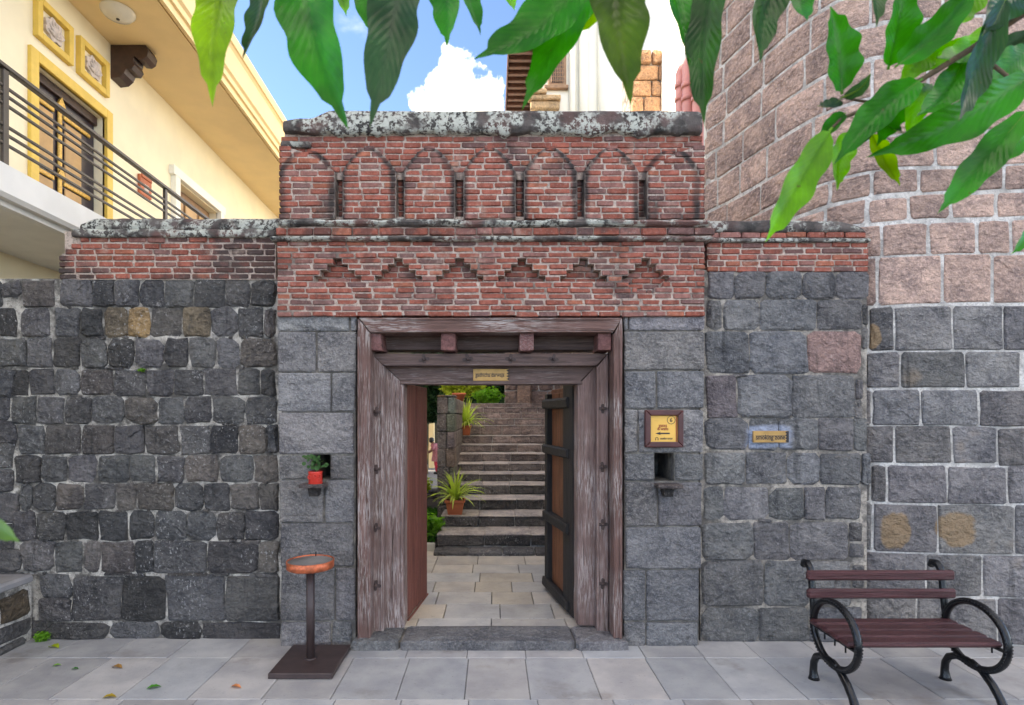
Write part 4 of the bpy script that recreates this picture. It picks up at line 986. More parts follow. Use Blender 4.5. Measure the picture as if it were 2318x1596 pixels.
# side parapet of the stair
sp = thing('stair_parapet', 'dark stone pier and parapet on the left side of the staircase', 'parapet', (-.75, 8.9, 0))
m = MB(); m.box(-.80, -.65, 8.64, 13.9, 0, 2.0); m.build('mortar_bed', M_['mort_a'], sp)
ztop = H(894, 8.6); zz = [0.05, .35, .62, .92, 1.2, 1.45, 1.72, 1.97, ztop]
for i in range(len(zz) - 1):
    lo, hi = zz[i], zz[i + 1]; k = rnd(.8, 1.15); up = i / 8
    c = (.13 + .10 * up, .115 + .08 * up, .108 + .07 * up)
    if i == 7: parts_ = [(-.83, -.72, (.24, .15, .08)), (-.715, -.56, (.11, .10, .095))]
    else: xs_ = -.68 + rnd(-.03, .06); parts_ = [(-.83, xs_ - .003, c), (xs_ + .003, -.57, tuple(q * rnd(.8, 1.3) for q in c))]
    for (xa, xb, cc) in parts_:
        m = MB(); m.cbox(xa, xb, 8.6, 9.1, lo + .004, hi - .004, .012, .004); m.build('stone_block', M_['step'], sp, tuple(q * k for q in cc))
    for q in range(3):
        if hi < 2.0: m = MB(); m.cbox(-.83, -.575, 9.11 + q * 1.6, 10.68 + q * 1.6, lo + .004, hi - .004, .012, .004); m.build('stone_block', M_['step'], sp, c)
# wall closing the stair on the right and the stone base of the house beyond
fw_ = thing('fort_wall', 'brown stone fort wall at the top of the stairs', 'wall', (1.6, 14.5, 0))
m = MB(); m.box(.32, 3.3, 14.52, 15.2, -.6, 5.6); m.box(1.72, 2.3, 6.2, 14.6, -.6, 3.4); m.build('mortar_bed', M_['mort_w'], fw_)
for j in range(9):
    z0 = 1.9 + j * .42; x = .30
    while x < 2.2:
        w = rnd(.3, .55); b = rnd(.85, 1.1)
        if z0 < 3.4 or x < 1.8: stone('stone_block', flat_map(14.52), x + .012, min(x + w, 2.3) - .012, z0 + .012, z0 + .41, M_['brown_far'], fw_, (.27 * b, .19 * b, .16 * b), prot=.05, r=.03, jit=.012)
        x += w
sm2 = lambda u, v, d: (1.72 - d, u, v)
for j in range(8):
    z0 = .1 + j * .42; y = 9.0
    while y < 14.4:
        w = rnd(.45, .8); b = rnd(.85, 1.1)
        stone('stone_block', sm2, y + .012, y + w - .012, z0 + .012, z0 + .41, M_['brown_far'], fw_, (.25 * b, .18 * b, .155 * b), prot=.03, r=.03, jit=.012); y += w
m = MB(); m.cbox(.62, .95, 14.25, 14.5, 1.9, 5.0, .02); m.build('buttress', M_['brown_far'], fw_, (.28, .19, .15))

# ---- foliage helper
def foliage(mb, c, rad, n, size, flat=.5, seed=0, hollow=.45):
    st = random.getstate(); random.seed(seed)
    c = Vector(c)
    for _ in range(n):
        while True:
            d = Vector((rnd(-1, 1), rnd(-1, 1), rnd(-1, 1)))
            if hollow < d.length <= 1: break
        lump = .75 + .4 * mnoise.noise(d * 2.2 + Vector((seed, 0, 0)))
        p = c + Vector((d.x * rad[0], d.y * rad[1], d.z * rad[2])) * lump
        a = Vector((rnd(-1, 1), rnd(-1, 1), rnd(-.6, .6))).normalized(); up = (Vector((rnd(-1, 1), rnd(-1, 1), rnd(.1, 1.2))) + d * .5).normalized()
        b = up.cross(a).normalized() * size * rnd(.28, .45); a = a * size * rnd(.6, 1.2); sag = up * size * .12
        mb.add([p - a, p + b + sag, p + a, p - b + sag], [(0, 1, 2), (0, 2, 3)])
    random.setstate(st); return mb
def bush(name, label, cat, blobs, mat, loc, group=None, stems=True):
    t = thing(name, label, cat, loc, group)
    mb = MB()
    for i, (c, rad, n, size) in enumerate(blobs): foliage(mb, c, rad, n, size, seed=hash((round(c[0], 2), round(c[2], 2), i)) % 999)
    f = bpy.data.objects.new('foliage', bpy.data.meshes.new('foliage')); f.data.from_pydata(mb.v, [], mb.f); f.data.materials.append(M_[mat]); link(f, t); WL[f] = Vector((0, 0, 0)); f['kind'] = 'stuff'
    if stems:
        s = MB()
        for (c, rad, n, size) in blobs[:4]: s.tube([(loc[0] + rnd(-.02, .02), loc[1], loc[2]), ((loc[0] + c[0]) / 2, (loc[1] + c[1]) / 2, (loc[2] + c[2]) / 2), c], [.012, .009, .004], 5)
        s.build('stem', M_['bark'], t)
    return t
# garden bed beside the stairs
m = MB(); m.cbox(-2.4, -.66, 7.0, 10.9, .02, .12, .01); gb = m.build('garden_bed', M_['soil']); tag(gb, kind='structure')
m = MB(); m.cbox(-2.4, -.70, 6.94, 7.0, .03, .15, .01, .003); kb = m.build('kerb', M_['slab_in'], gb, (.40, .37, .31))
gr = MB(); st = random.getstate()
for _ in range(5200):
    x, y = rnd(-1.9, -.72), rnd(7.05, 9.6); h = rnd(.05, .10); a = rnd(0, 6.28); w = .006
    gr.add([(x - w * math.cos(a), y - w * math.sin(a), .12), (x + w * math.cos(a), y + w * math.sin(a), .12), (x + rnd(-.03, .03), y + rnd(-.03, .03), .12 + h)], [(0, 1, 2)])
go = gr.build('grass', M_['fol_g']); tag(go, 'short green grass beside the foot of the stairs', 'grass', kind='stuff')
bush('leafy_shrub', 'low bright green leafy shrub at the foot of the stairs', 'shrub', [((-.92, 7.3, .30), (.24, .22, .22), 620, .05), ((-.74, 7.25, .33), (.16, .16, .13), 260, .05), ((-1.05, 7.5, .42), (.2, .2, .16), 300, .05)], 'fol_b', (-.9, 7.3, .12))
bush('round_shrub', 'small yellow green shrub half hidden by the left door leaf', 'shrub', [((X(955, 9.8), 9.8, H(1096, 9.8)), (.2, .2, .19), 420, .045), ((X(950, 9.8), 9.8, H(1135, 9.8)), (.14, .14, .13), 160, .045)], 'fol_y', (X(952, 9.8), 9.8, .12))
m = MB(); m.cbox(-2.6, -.86, 10.9, 11.2, -.1, H(1110, 10.9), .02, .004); st_ = m.build('garden_step', M_['step'], None, (.06, .055, .052)); tag(st_, 'dark stone kerb step across the garden path', 'step')
# planting at the top of the stairs
bush('trailing_shrub', 'yellow green bush spilling over the top of the stairs', 'shrub', [((X(1035, 14.8), 14.8, 2.45), (.55, .3, .40), 1100, .07), ((X(1070, 14.8), 14.9, 2.6), (.5, .3, .45), 900, .07)], 'fol_y', (X(1050, 14.8), 14.8, 1.9))
bush('green_shrub', 'bright green bush at the top right of the stairs', 'shrub', [((X(1105, 14.2), 14.3, 2.15), (.48, .25, .30), 1100, .055)], 'fol_b', (X(1105, 14.2), 14.3, 1.9))
bush('broad_tree', 'dark tree behind the bushes above the stairs', 'tree', [((-.4, 19, 4.6), (2.8, 1.4, 2.6), 7000, .26), ((.3, 18.5, 2.6), (1.8, 1.0, 1.4), 3600, .2), ((-1.2, 20, 2.2), (1.6, 1, 1.6), 2400, .22)], 'fol_d', (-.4, 19, -.6))
bush('dark_tree', 'dense dark green tree left of the stair pier', 'tree', [((X(960, 17), 17, 2.9), (.75, .7, 1.1), 1900, .17), ((X(970, 17), 17, 2.0), (.7, .6, .6), 900, .16)], 'fol_d', (X(958, 17), 17, -.6))
vd = thing('veranda', 'shadowed veranda with cream posts beyond the garden', 'veranda', (-3, 26, -.6))
m = MB(); m.box(-9, -1, 27, 27.4, -.6, 6); m.build('wall', M_['darkwall'], vd); m = MB(); m.box(-9, -1, 24.6, 27, 2.6, 2.9); m.build('roof', M_['eave'], vd)
for x_ in (X(977, 25), X(950, 25)): m = MB(); m.cbox(x_ - .12, x_ + .12, 24.9, 25.15, -.6, 2.6, .02); m.build('post', M_['cream'], vd)
# potted spider plants
def spider(px, bot, Z, w, h, label, nb, R_, seed):
    st = random.getstate(); random.seed(seed)
    zc = H(bot, Z); cx = X(px, Z); t = thing('potted_spider_plant', label, 'potted plant', (cx, Z, zc), 'spider plants on the stairs')
    m = MB(); s2 = math.sqrt(.5)
    def ring(k, z): return [(cx + sx * k, Z + sy * k, z) for sx, sy in ((-1, -1), (1, -1), (1, 1), (-1, 1))]
    rs = [ring(w * .36, zc), ring(w * .47, zc + h * .82), ring(w * .53, zc + h * .82), ring(w * .53, zc + h), ring(w * .46, zc + h), ring(w * .44, zc + h * .88)]
    vs_ = [p for r_ in rs for p in r_]; fs = [(i * 4 + k, i * 4 + (k + 1) % 4, (i + 1) * 4 + (k + 1) % 4, (i + 1) * 4 + k) for i in range(5) for k in range(4)] + [(0, 1, 2, 3)]
    po = m.add(vs_, fs).build('pot', M_['terra'], t); bv = po.modifiers.new('b', 'BEVEL'); bv.width = .006; bv.segments = 2
    m = MB(); m.add(ring(w * .45, zc + h * .9), [(0, 1, 2, 3)]); m.build('soil', M_['soil'], t)
    m = MB()
    for k in range(nb):
        a = rnd(0, 6.283); L_ = R_ * rnd(.65, 1.15); el = rnd(.55, 1.5); wd = rnd(.012, .02); p = Vector((cx + rnd(-.02, .02), Z + rnd(-.02, .02), zc + h * .9))
        d = Vector((math.cos(a) * math.cos(el), math.sin(a) * math.cos(el), math.sin(el))); sd_ = Vector((-math.sin(a), math.cos(a), 0))
        vs_ = []; n = 7
        for i in range(n):
            ww = wd * (1 - (i / (n - 1)) ** 2.5) * (.7 + .3 * min(1, i)) + .0005
            vs_ += [p + sd_ * ww, p + Vector((0, 0, -.003)), p - sd_ * ww]
            p = p + d * (L_ / (n - 1)); d = (d + Vector((0, 0, -.21 - .1 * (1.4 - el)))).normalized()
        m.add(vs_, [(i * 3 + k2, i * 3 + k2 + 1, i * 3 + k2 + 4, i * 3 + k2 + 3) for i in range(n - 1) for k2 in range(2)], True)
    m.build('foliage', M_['blade'], t); random.setstate(st)
spider(1054, 985, 11.12, .22, .19, 'smaller potted spider plant higher up on the stone stairs', 100, .56, 3)
spider(1030.5, 1163.5, 7.66, .25, .20, 'larger potted spider plant on the second stair by the shrub', 85, .43, 5)
m = MB(); cx_, cz_ = X(1039, 14.0), H(900, 14.0); m.lathe([(.0, cz_ - .1), (.11, cz_ - .1), (.15, cz_ + .06), (.17, cz_ + .06), (.17, cz_ + .11), (.14, cz_ + .11), (.13, cz_ + .07), (0, cz_ + .07)], cx_, 14.0, 16); ub = m.build('planter', M_['terra']); tag(ub, 'terracotta planter under the yellow bush at the stair top', 'planter')

# ---- the sweeping person
def skin_body(name, joints, edges, mat, parent, sub=2):
    me = bpy.data.meshes.new(name); me.from_pydata([j[0] for j in joints], edges, []); o = bpy.data.objects.new(name, me); link(o, parent); WL[o] = Vector((0, 0, 0))
    sk = o.modifiers.new('skin', 'SKIN'); 
    for i, j in enumerate(joints): me.skin_vertices[0].data[i].radius = (j[1], j[1] if len(j) < 3 else j[2])
    me.skin_vertices[0].data[0].use_root = True; sk.use_smooth_shade = True
    s2 = o.modifiers.new('sub', 'SUBSURF'); s2.levels = sub; s2.render_levels = sub
    me.materials.append(mat); return o
Zp = 22.5; px0 = X(987, Zp); gz = -.6
pe = thing('person', 'person in pink tunic and red trousers sweeping behind the stair pier', 'person', (px0, Zp, gz))
q = lambda x, y, z: (px0 + x, Zp + y, gz + z)
J = [(q(.06, 0, .82), .14, .11), (q(.02, 0, 1.0), .13, .10), (q(-.06, 0, 1.15), .14, .10), (q(-.13, 0, 1.22), .055), (q(-.19, -.01, 1.32), .085), (q(-.20, -.01, 1.38), .07),
     (q(-.04, -.15, 1.12), .05), (q(-.16, -.2, .94), .04), (q(-.30, -.16, .86), .032), (q(-.04, .15, 1.12), .05), (q(-.16, .2, .92), .04), (q(-.32, .14, .80), .032),
     (q(.05, -.09, .74), .085), (q(.02, -.1, .42), .062), (q(.06, -.1, .08), .045), (q(-.04, -.1, .03), .035), (q(.07, .09, .74), .085), (q(.06, .1, .42), .062), (q(.12, .1, .08), .045), (q(.02, .1, .03), .035)]
E = [(0, 1), (1, 2), (2, 3), (3, 4), (4, 5), (2, 6), (6, 7), (7, 8), (2, 9), (9, 10), (10, 11), (0, 12), (12, 13), (13, 14), (14, 15), (0, 16), (16, 17), (17, 18), (18, 19)]
skin_body('body', J, E, M_['skin'], pe)
m = MB(); n = 14
def ring3(c, rx, ry): return [q(c[0] + rx * math.cos(2 * math.pi * k / n), c[1] + ry * math.sin(2 * math.pi * k / n), c[2]) for k in range(n)]
rs = [ring3((-.08, 0, 1.2), .12, .19), ring3((-.04, 0, 1.1), .175, .21), ring3((.02, 0, .95), .175, .185), ring3((.06, 0, .8), .20, .20), ring3((.06, 0, .62), .23, .22), ring3((.06, 0, .5), .24, .23)]
m.add([p for r_ in rs for p in r_], [(i * n + k, i * n + (k + 1) % n, (i + 1) * n + (k + 1) % n, (i + 1) * n + k) for i in range(5) for k in range(n)], True)
for s_ in (-1, 1): m.tube([q(-.05, .15 * s_, 1.14), q(-.1, .185 * s_, 1.03), q(-.14, .2 * s_, .97)], [.075, .07, .065], 10)
m.build('tunic', M_['tunic'], pe)
m = MB()
for (ys, off) in ((-.1, 0), (.1, .05)): m.tube([q(.05, ys * .8, .78), q(.03 + off * .6, ys, .42), q(.06 + off, ys, .12)], [.12, .10, .075], 10)
m.build('trousers', M_['trousers'], pe)
m = MB(); m.lathe([(0, gz + 1.20), (.08, gz + 1.24), (.105, gz + 1.31), (.095, gz + 1.39), (.05, gz + 1.43), (0, gz + 1.44)], px0 - .175, Zp, 12); m.build('hair', M_['hair'], pe)
m = MB()
for (xs, ys) in ((0, -.1), (.06, .1)): m.cbox(*[v for v in (px0 + xs - .09, px0 + xs + .12)], Zp + ys - .05, Zp + ys + .05, gz, gz + .09, .03)
m.build('shoes', M_['shoe'], pe)
br = thing('broom', 'straw broom with long stick held by the sweeping person', 'broom', (px0 - .5, Zp - .05, gz))
m = MB(); m.tube([q(-.26, -.1, 1.42), q(-.31, -.06, .86), q(-.38, -.02, .35)], .016, 6); m.build('stick', M_['straw'], br)
m = MB()
for k in range(40): a = rnd(-.12, .12); m.tube([q(-.37 + a * .1, -.02, .4), q(-.42 + a, -.02 + rnd(-.08, .08), .01)], .008, 4)
o = m.build('bristles', M_['straw'], br); o['kind'] = 'stuff'

# ================================================================== BUILDINGS BEYOND THE GATE
h2 = thing('tall_house', 'tall cream house with brown eave rising beyond the gateway', 'house', (2.2, 13, 0))
m = MB(); m.box(.985, 3.6, 12.3, 19, 4.9, 13.5); m.build('wall', M_['creamw'], h2)
m = MB(); m.box(.985, 3.6, 12.3, 14.4, 4.4, 4.9); m.build('floor_slab', M_['whitep'], h2)
ev = MB(); ev.box(.33, .36, 12.0, 20, 9.64, 9.80); ev.box(.36, 1.0, 12.0, 20, 9.76, 9.80); ev = ev.build('eave', M_['eave'], h2)
for k in range(30): y = 12.05 + k * .27; m = MB(); m.cbox(.37, .98, y, y + .10, 9.66, 9.758, .01); m.build('rafter', M_['eave'], ev)
Zw = 12.28
wx0, wx1, wz0, wz1 = X(1246, Zw), X(1275, Zw), H(190, Zw), H(112, Zw)
m = MB(); m.cbox(wx0 - .06, wx1 + .06, Zw - .04, Zw + .01, wz0 - .06, wz1 + .06, .01); wn_ = m.build('window', M_['lattice'], h2)
m = MB(); m.cbox(wx0, wx1, Zw - .046, Zw - .038, wz0, wz1, .002); m.build('opening', M_['purple'], wn_)
for k in range(7):
    x = wx0 + (wx1 - wx0) * (k + .5) / 7; m = MB(); m.cbox(x - .009, x + .009, Zw - .07, Zw - .045, wz0, wz1, .003); m.build('lattice_bar', M_['lattice'], wn_)
for k in range(9):
    z = wz0 + (wz1 - wz0) * (k + .5) / 9; m = MB(); m.cbox(wx0, wx1, Zw - .065, Zw - .05, z - .007, z + .007, .003); m.build('lattice_bar', M_['lattice'], wn_)
m = MB(); m.cbox(wx0 - .14, wx1 + .1, Zw - .09, Zw + .01, wz0 - .14, wz0 - .06, .01); m.build('window_sill', M_['lattice'], h2)
for i, (xa, xb, ya, yb) in enumerate(((1196, 1236, 212, 222), (1194, 1268, 223, 234), (1200, 1266, 235, 252))):
    m = MB(); m.cbox(X(xa, Zw), X(xb, Zw), Zw - .22 + .05 * i, Zw + .01, H(yb, Zw), H(ya, Zw), .02); m.build('stone_corbel', M_['sand'], h2, (.50, .34, .19))
for (xa, xb) in ((1288, 1302), (1310, 1330), (1352, 1372)):
    m = MB(); m.tube([(X((xa + xb) / 2, Zw), Zw - .05, 6.5), (X((xa + xb) / 2, Zw), Zw - .05, 13)], X(xb, Zw) / 2 - X(xa, Zw) / 2, 14); m.build('pilaster', M_['creamw'], h2)
# stone pier
Zq = 9.6
pq = thing('stone_pier', 'tan stone pier with capping block above the gateway parapet', 'pier', (X(1462, Zq), Zq, 0))
m = MB(); m.box(X(1432, Zq), X(1494, Zq), Zq + .02, Zq + .8, 0, H(122, Zq)); m.build('mortar_bed', M_['mort_r'], pq)
for (ya, yb, xs) in ((116, 146, (1420, 1475, 1503)), (149, 182, (1428, 1490, 1500)), (184, 218, (1428, 1474, 1497)), (220, 258, (1428, 1457, 1497)), (260, 300, (1428, 1470, 1497)), (302, 345, (1428, 1455, 1497))):
    for a, b in zip(xs[:-1], xs[1:]): stone('stone_block', flat_map(Zq), X(a, Zq) + .006, X(b, Zq) - .006, H(yb, Zq), H(ya, Zq), M_['sand'], pq, (.46, .27, .16), prot=.07 if ya == 116 else .03, r=.03, jit=.006)
# side wall with pipes
sw = thing('side_wall', 'pale plastered wall with pink pipes between the pier and the tower', 'wall', (2.9, 8, 0))
sand_pts = [(X(1488, 9.9), 9.9), (X(1588, 7.2), 7.2)]
m = MB(); (xa, ya), (xb, yb) = sand_pts; m.add([(xa, ya, 0), (xb, yb, 0), (xb, yb, 8.6), (xa, ya, 8.6), (xa + .3, ya + .2, 0), (xb + .3, yb + .2, 0), (xb + .3, yb + .2, 8.6), (xa + .3, ya + .2, 8.6)], [(0, 1, 2, 3), (3, 2, 6, 7), (0, 3, 7, 4), (1, 5, 6, 2), (4, 7, 6, 5)])
m.build('wall', M_['creamw'], sw)
for (px, Z, r_, top) in ((1541, 7.6, .065, 165), (1558, 7.4, .075, 148), (1580, 7.2, .07, 140)):
    m = MB(); m.tube([(X(px, Z), Z, 2), (X(px, Z), Z, H(top, Z)), (X(px, Z) + .06, Z + .12, H(top, Z) + .12), (X(px, Z) + .2, Z + .3, H(top, Z) + .16)], r_, 14); pp = m.build('pipe', M_['pipe'], sw)
    for y_ in (225, 195): m = MB(); m.tube([(X(px, Z), Z, H(y_ + 5, Z)), (X(px, Z), Z, H(y_ - 5, Z))], r_ * 1.18, 14); m.build('pipe_collar', M_['pipe'], pp)

# ================================================================== BENCH
bn = thing('park_bench', 'maroon slatted bench with looped black iron arms against the wall', 'bench', (2.5, 3.5, 0))
for xf in (2.07, 2.917):
    m = MB(); cyz = (3.475, .372)
    loop = [(xf, cyz[0] + .225 * math.sin(2 * math.pi * k / 40), cyz[1] + .192 * math.cos(2 * math.pi * k / 40)) for k in range(41)]
    m.tube(loop, .021, 10, cap=False, up=(1, 0, 0), flat=1.0); sf = m.build('side_frame', M_['iron'], bn)
    m = MB()
    for k in range(64):
        t = 2 * math.pi * k / 64
        for s_ in (-1, 1): m.lathe([(0, -.0065), (.0055, -.003), (.0055, .003), (0, .0065)], 0, 0, 5); base = len(m.v) - 20; m.v[base:] = [(x + xf + s_ * .019, y + cyz[0] + .233 * math.sin(t), z + cyz[1] + .200 * math.cos(t)) for x, y, z in m.v[base:]]
    o = m.build('beading', M_['iron'], sf); o['kind'] = 'stuff'
    m = MB(); m.tube([(xf, 3.69, .36), (xf, 3.71, .5), (xf, 3.73, .66), (xf, 3.745, .705), (xf, 3.775, .73), (xf, 3.81, .725), (xf, 3.825, .70)], [.021, .021, .021, .022, .023, .024, .02], 10); m.build('back_post', M_['iron'], sf)
    m = MB(); m.tube([(xf, 3.44, .185), (xf, 3.53, .195), (xf, 3.61, .19), (xf, 3.67, .16), (xf, 3.70, .11), (xf, 3.705, .06), (xf, 3.70, .02), (xf, 3.70, 0)], [.02, .022, .022, .022, .022, .023, .028, .036], 10); m.build('leg', M_['iron'], sf)
    m = MB(); m.tube([(xf, 3.50, .2), (xf, 3.42, .175), (xf, 3.35, .125), (xf, 3.30, .07), (xf, 3.27, .02), (xf, 3.265, 0)], [.02, .022, .023, .023, .027, .036], 10); m.build('leg', M_['iron'], sf)
    m = MB(); m.cbox(xf - .012, xf + .012, 3.27, 3.70, .345, .362, .003); m.build('seat_bracket', M_['iron'], sf)
for k in range(4):
    y0 = 3.285 + k * .105; m = MB(); m.cbox(2.03, 2.935 if k else 2.93, y0, y0 + .094, .365, .397, .013, .0012); m.build('seat_slat', M_['slat'], bn)
    for xf in (2.05, 2.9): m = MB(); m.tube([(xf, y0 + .05, .37), (xf, y0 + .05, .32)], .005, 6); m.build('bolt', M_['iron'], bn)
for (z0, z1, yy) in ((.637, .70, 3.685), (.522, .585, 3.675)):
    m = MB(); m.cbox(2.022, 2.975, yy, yy + .035, z0, z1, .012, .0012); m.build('back_slat', M_['slat'], bn)

# ================================================================== ASH STAND
ash = thing('ash_stand', 'standing ashtray with copper tray on brown post and square base', 'ashtray', (-1.25, 3.92, 0))
m = MB(); m.cbox(-1.445, -1.03, 3.69, 4.16, .004, .04, .004); m.build('base', M_['ashbase'], ash)
m = MB(); m.tube([(-1.243, 3.92, .04), (-1.243, 3.92, .665)], .028, 18); m.build('pole', M_['ashbase'], ash)
m = MB(); m.tube([(-1.243, 3.92, .04), (-1.243, 3.92, .046)], .04, 18); m.build('pole_collar', M_['ashbase'], ash)
m = MB(); m.lathe([(0, .658), (.15, .658), (.157, .664), (.158, .712), (.153, .714), (.150, .708), (.150, .69), (0, .69)], -1.243, 3.92, 40); tr_ = m.build('tray', M_['copper'], ash)
m = MB()
for k in range(-9, 10):
    d = k * .0158; L_ = math.sqrt(max(0, .149 ** 2 - d * d))
    if L_ > .02:
        m.tube([(-1.243 + d, 3.92 - L_, .704), (-1.243 + d, 3.92 + L_, .704)], .0022, 4); m.tube([(-1.243 - L_, 3.92 + d, .7045), (-1.243 + L_, 3.92 + d, .7045)], .0022, 4)
o = m.build('wire_grid', M_['mesh'], ash); o['kind'] = 'stuff'
m = MB(); m.tube([(-1.25, 4.06, .70), (-1.25, 4.065, .735)], .004, 6); m.build('pin', M_['iron'], ash)

# ================================================================== SIGNS
def text(body, size, parent, loc, mat, name='lettering', bar=None, align='CENTER', sx=1.0):
    cu = bpy.data.curves.new(name, 'FONT'); cu.body = body; cu.size = size; cu.align_x = align; cu.align_y = 'CENTER'; cu.extrude = .0006; cu.resolution_u = 3; cu.offset = size * .012
    tmp = bpy.data.objects.new('tmp', cu); C.objects.link(tmp); bpy.context.view_layer.update()
    me = bpy.data.meshes.new_from_object(tmp.evaluated_get(bpy.context.evaluated_depsgraph_get())); bpy.data.objects.remove(tmp)
    me.transform(Matrix.Diagonal((sx, 1, 1, 1)))
    if bar is not None:
        xs = [v.co.x for v in me.vertices]; x0, x1 = min(xs) - size * .06, max(xs) + size * .06
        bm = bmesh.new(); bm.from_mesh(me); y = size * bar
        bm.faces.new([bm.verts.new(p) for p in ((x0, y, .0007), (x1, y, .0007), (x1, y + size * .055, .0007), (x0, y + size * .055, .0007))]); bm.to_mesh(me); bm.free()
    me.transform(Matrix.Rotation(R(90), 4, 'X')); me.materials.clear(); me.materials.append(mat)
    for p in me.polygons: p.material_index = 0
    o = bpy.data.objects.new(name, me); link(o, parent); o.location = loc; WL[o] = Vector((0, 0, 0)); return o
def motif(parent, x, z0, z1, y, n, w, mat, name='border_motif'):
    m = MB(); h = (z1 - z0) / n
    for k in range(n):
        zc = z0 + h * (k + .5); m.add([(x + w, y, zc - h * .5), (x, y, zc), (x + w, y, zc + h * .5)], [(0, 1, 2)])
    o = m.build(name, mat, parent); o['kind'] = 'stuff'; return o
# plate over the door
Zs = Z3 - .014
s1 = thing('name_plate', 'brass plate reading gadhicha darwaja on the door lintel', 'sign', (X(1111, Zs), Zs, H(848, Zs)))
m = MB(); m.cbox(X(1071, Zs), X(1152, Zs), Zs, Zs + .013, H(862, Zs), H(835, Zs), .002); m.build('plate', M_['brass'], s1)
text('gadhicha darwaja', .045, s1, (X(1109, Zs), Zs - .0015, H(849, Zs)), M_['ink'], bar=.20, sx=.72)
motif(s1, X(1146, Zs), H(861, Zs), H(836, Zs), Zs - .0012, 4, .02, M_['ink'])
# smoking zone
Zs = 4.268
s2 = thing('smoking_zone_plate', 'brass plate reading smoking zone on the right stone wall', 'sign', (SGN[0], Zs, SGN[1]))
m = MB(); m.cbox(X(1705.5, Zs), X(1786, Zs), Zs, Zs + .02, H(1002, Zs), H(975.5, Zs), .002); m.build('plate', M_['brass'], s2)
text('smoking zone', .053, s2, (X(1744, Zs), Zs - .0015, H(990, Zs)), M_['ink'], bar=.20, sx=.74)
m = MB(); m.add([(X(1780.5, Zs), Zs - .0012, H(1001.6, Zs)), (X(1785.6, Zs), Zs - .0012, H(1001.6, Zs)), (X(1785.6, Zs), Zs - .0012, H(976, Zs)), (X(1780.5, Zs), Zs - .0012, H(976, Zs))], [(0, 1, 2, 3)]); m.build('border_strip', M_['ink'], s2)
motif(s2, X(1777.5, Zs), H(1001.6, Zs), H(976, Zs), Zs - .0012, 4, .011, M_['ink'])
# framed audio tour sign
Zs = 4.17
s3 = thing('framed_sign', 'yellow gates and walls audio tour sign in dark wooden frame', 'sign', (X(1503, Zs), Zs, H(970, Zs)))
x0, x1, z0, z1 = X(1460, Zs), X(1547, Zs), H(1013, Zs), H(928, Zs); fwid = .042
m = MB(); m.box(x0 + .01, x1 - .01, Zs + .012, Zs + .045, z0 + .01, z1 - .01); m.build('backing', M_['frame'], s3)
for (poly) in ([(x0, z0), (x1, z0), (x1 - fwid, z0 + fwid), (x0 + fwid, z0 + fwid)], [(x0, z1), (x1, z1), (x1 - fwid, z1 - fwid), (x0 + fwid, z1 - fwid)], [(x0, z0), (x0, z1), (x0 + fwid, z1 - fwid), (x0 + fwid, z0 + fwid)], [(x1, z0), (x1, z1), (x1 - fwid, z1 - fwid), (x1 - fwid, z0 + fwid)]):
    m = MB(); m.prism(poly, Zs - .012, Zs + .03); o = m.build('frame_side', M_['frame'], s3); bv = o.modifiers.new('b', 'BEVEL'); bv.width = .008; bv.segments = 2
m = MB(); yb_ = Zs + .006; m.box(x0 + fwid - .004, x1 - fwid + .004, yb_, yb_ + .006, z0 + fwid - .004, z1 - fwid + .004); m.build('board', M_['board'], s3)
cx_, cz_ = (x0 + x1) / 2, (z0 + z1) / 2; yt = yb_ - .0015; wI = x1 - x0 - 2 * fwid
text('gates', .030, s3, (cx_ - .008, yt, cz_ + .022), M_['inkred'], bar=.2); text('& walls', .028, s3, (cx_ - .008, yt, cz_ - .002), M_['inkred'], bar=.2)
text('audio tour', .021, s3, (cx_ + .018, yt, cz_ - .072), M_['ink'], bar=.2); text('6', .042, s3, (cx_ + .052, yt, cz_ + .062), M_['ink'])
text('_____', .012, s3, (cx_ - .055, yt, cz_ + .062), M_['inkpale'])
m = MB(); n = 30
ri = [(cx_ + .052 + r_ * math.cos(2 * math.pi * k / n), yt, cz_ + .063 + r_ * math.sin(2 * math.pi * k / n)) for r_ in (.027, .0305) for k in range(n)]
m.add(ri, [(k, (k + 1) % n, n + (k + 1) % n, n + k) for k in range(n)]); m.build('number_ring', M_['ink'], s3)
ax, az = cx_ - .008, cz_ - .034
m = MB(); m.prism([(ax - .055, az), (ax - .015, az + .012), (ax - .02, az + .005), (ax + .05, az + .005), (ax + .05, az - .005), (ax - .02, az - .005), (ax - .015, az - .012)], yt - .0005, yt); m.build('arrow', M_['ink'], s3)
m = MB(); m.tube([(cx_ - .052 + .009 * math.cos(t), yt, cz_ - .072 + .010 * math.sin(t)) for t in [math.pi * k / 10 * 1.2 - .3 for k in range(11)]], .0016, 5)
for s_ in (-1, 1): m.tube([(cx_ - .052 + s_ * .009, yt, cz_ - .072), (cx_ - .052 + s_ * .009, yt, cz_ - .084)], .0028, 5)
m.build('headphone_icon', M_['ink'], s3)
m = MB(); m.add([(x1 - fwid - .012, yt, z0 + fwid), (x1 - fwid - .004, yt, z0 + fwid), (x1 - fwid - .004, yt, z1 - fwid), (x1 - fwid - .012, yt, z1 - fwid)], [(0, 1, 2, 3)]); m.build('border_strip', M_['inkred'], s3)

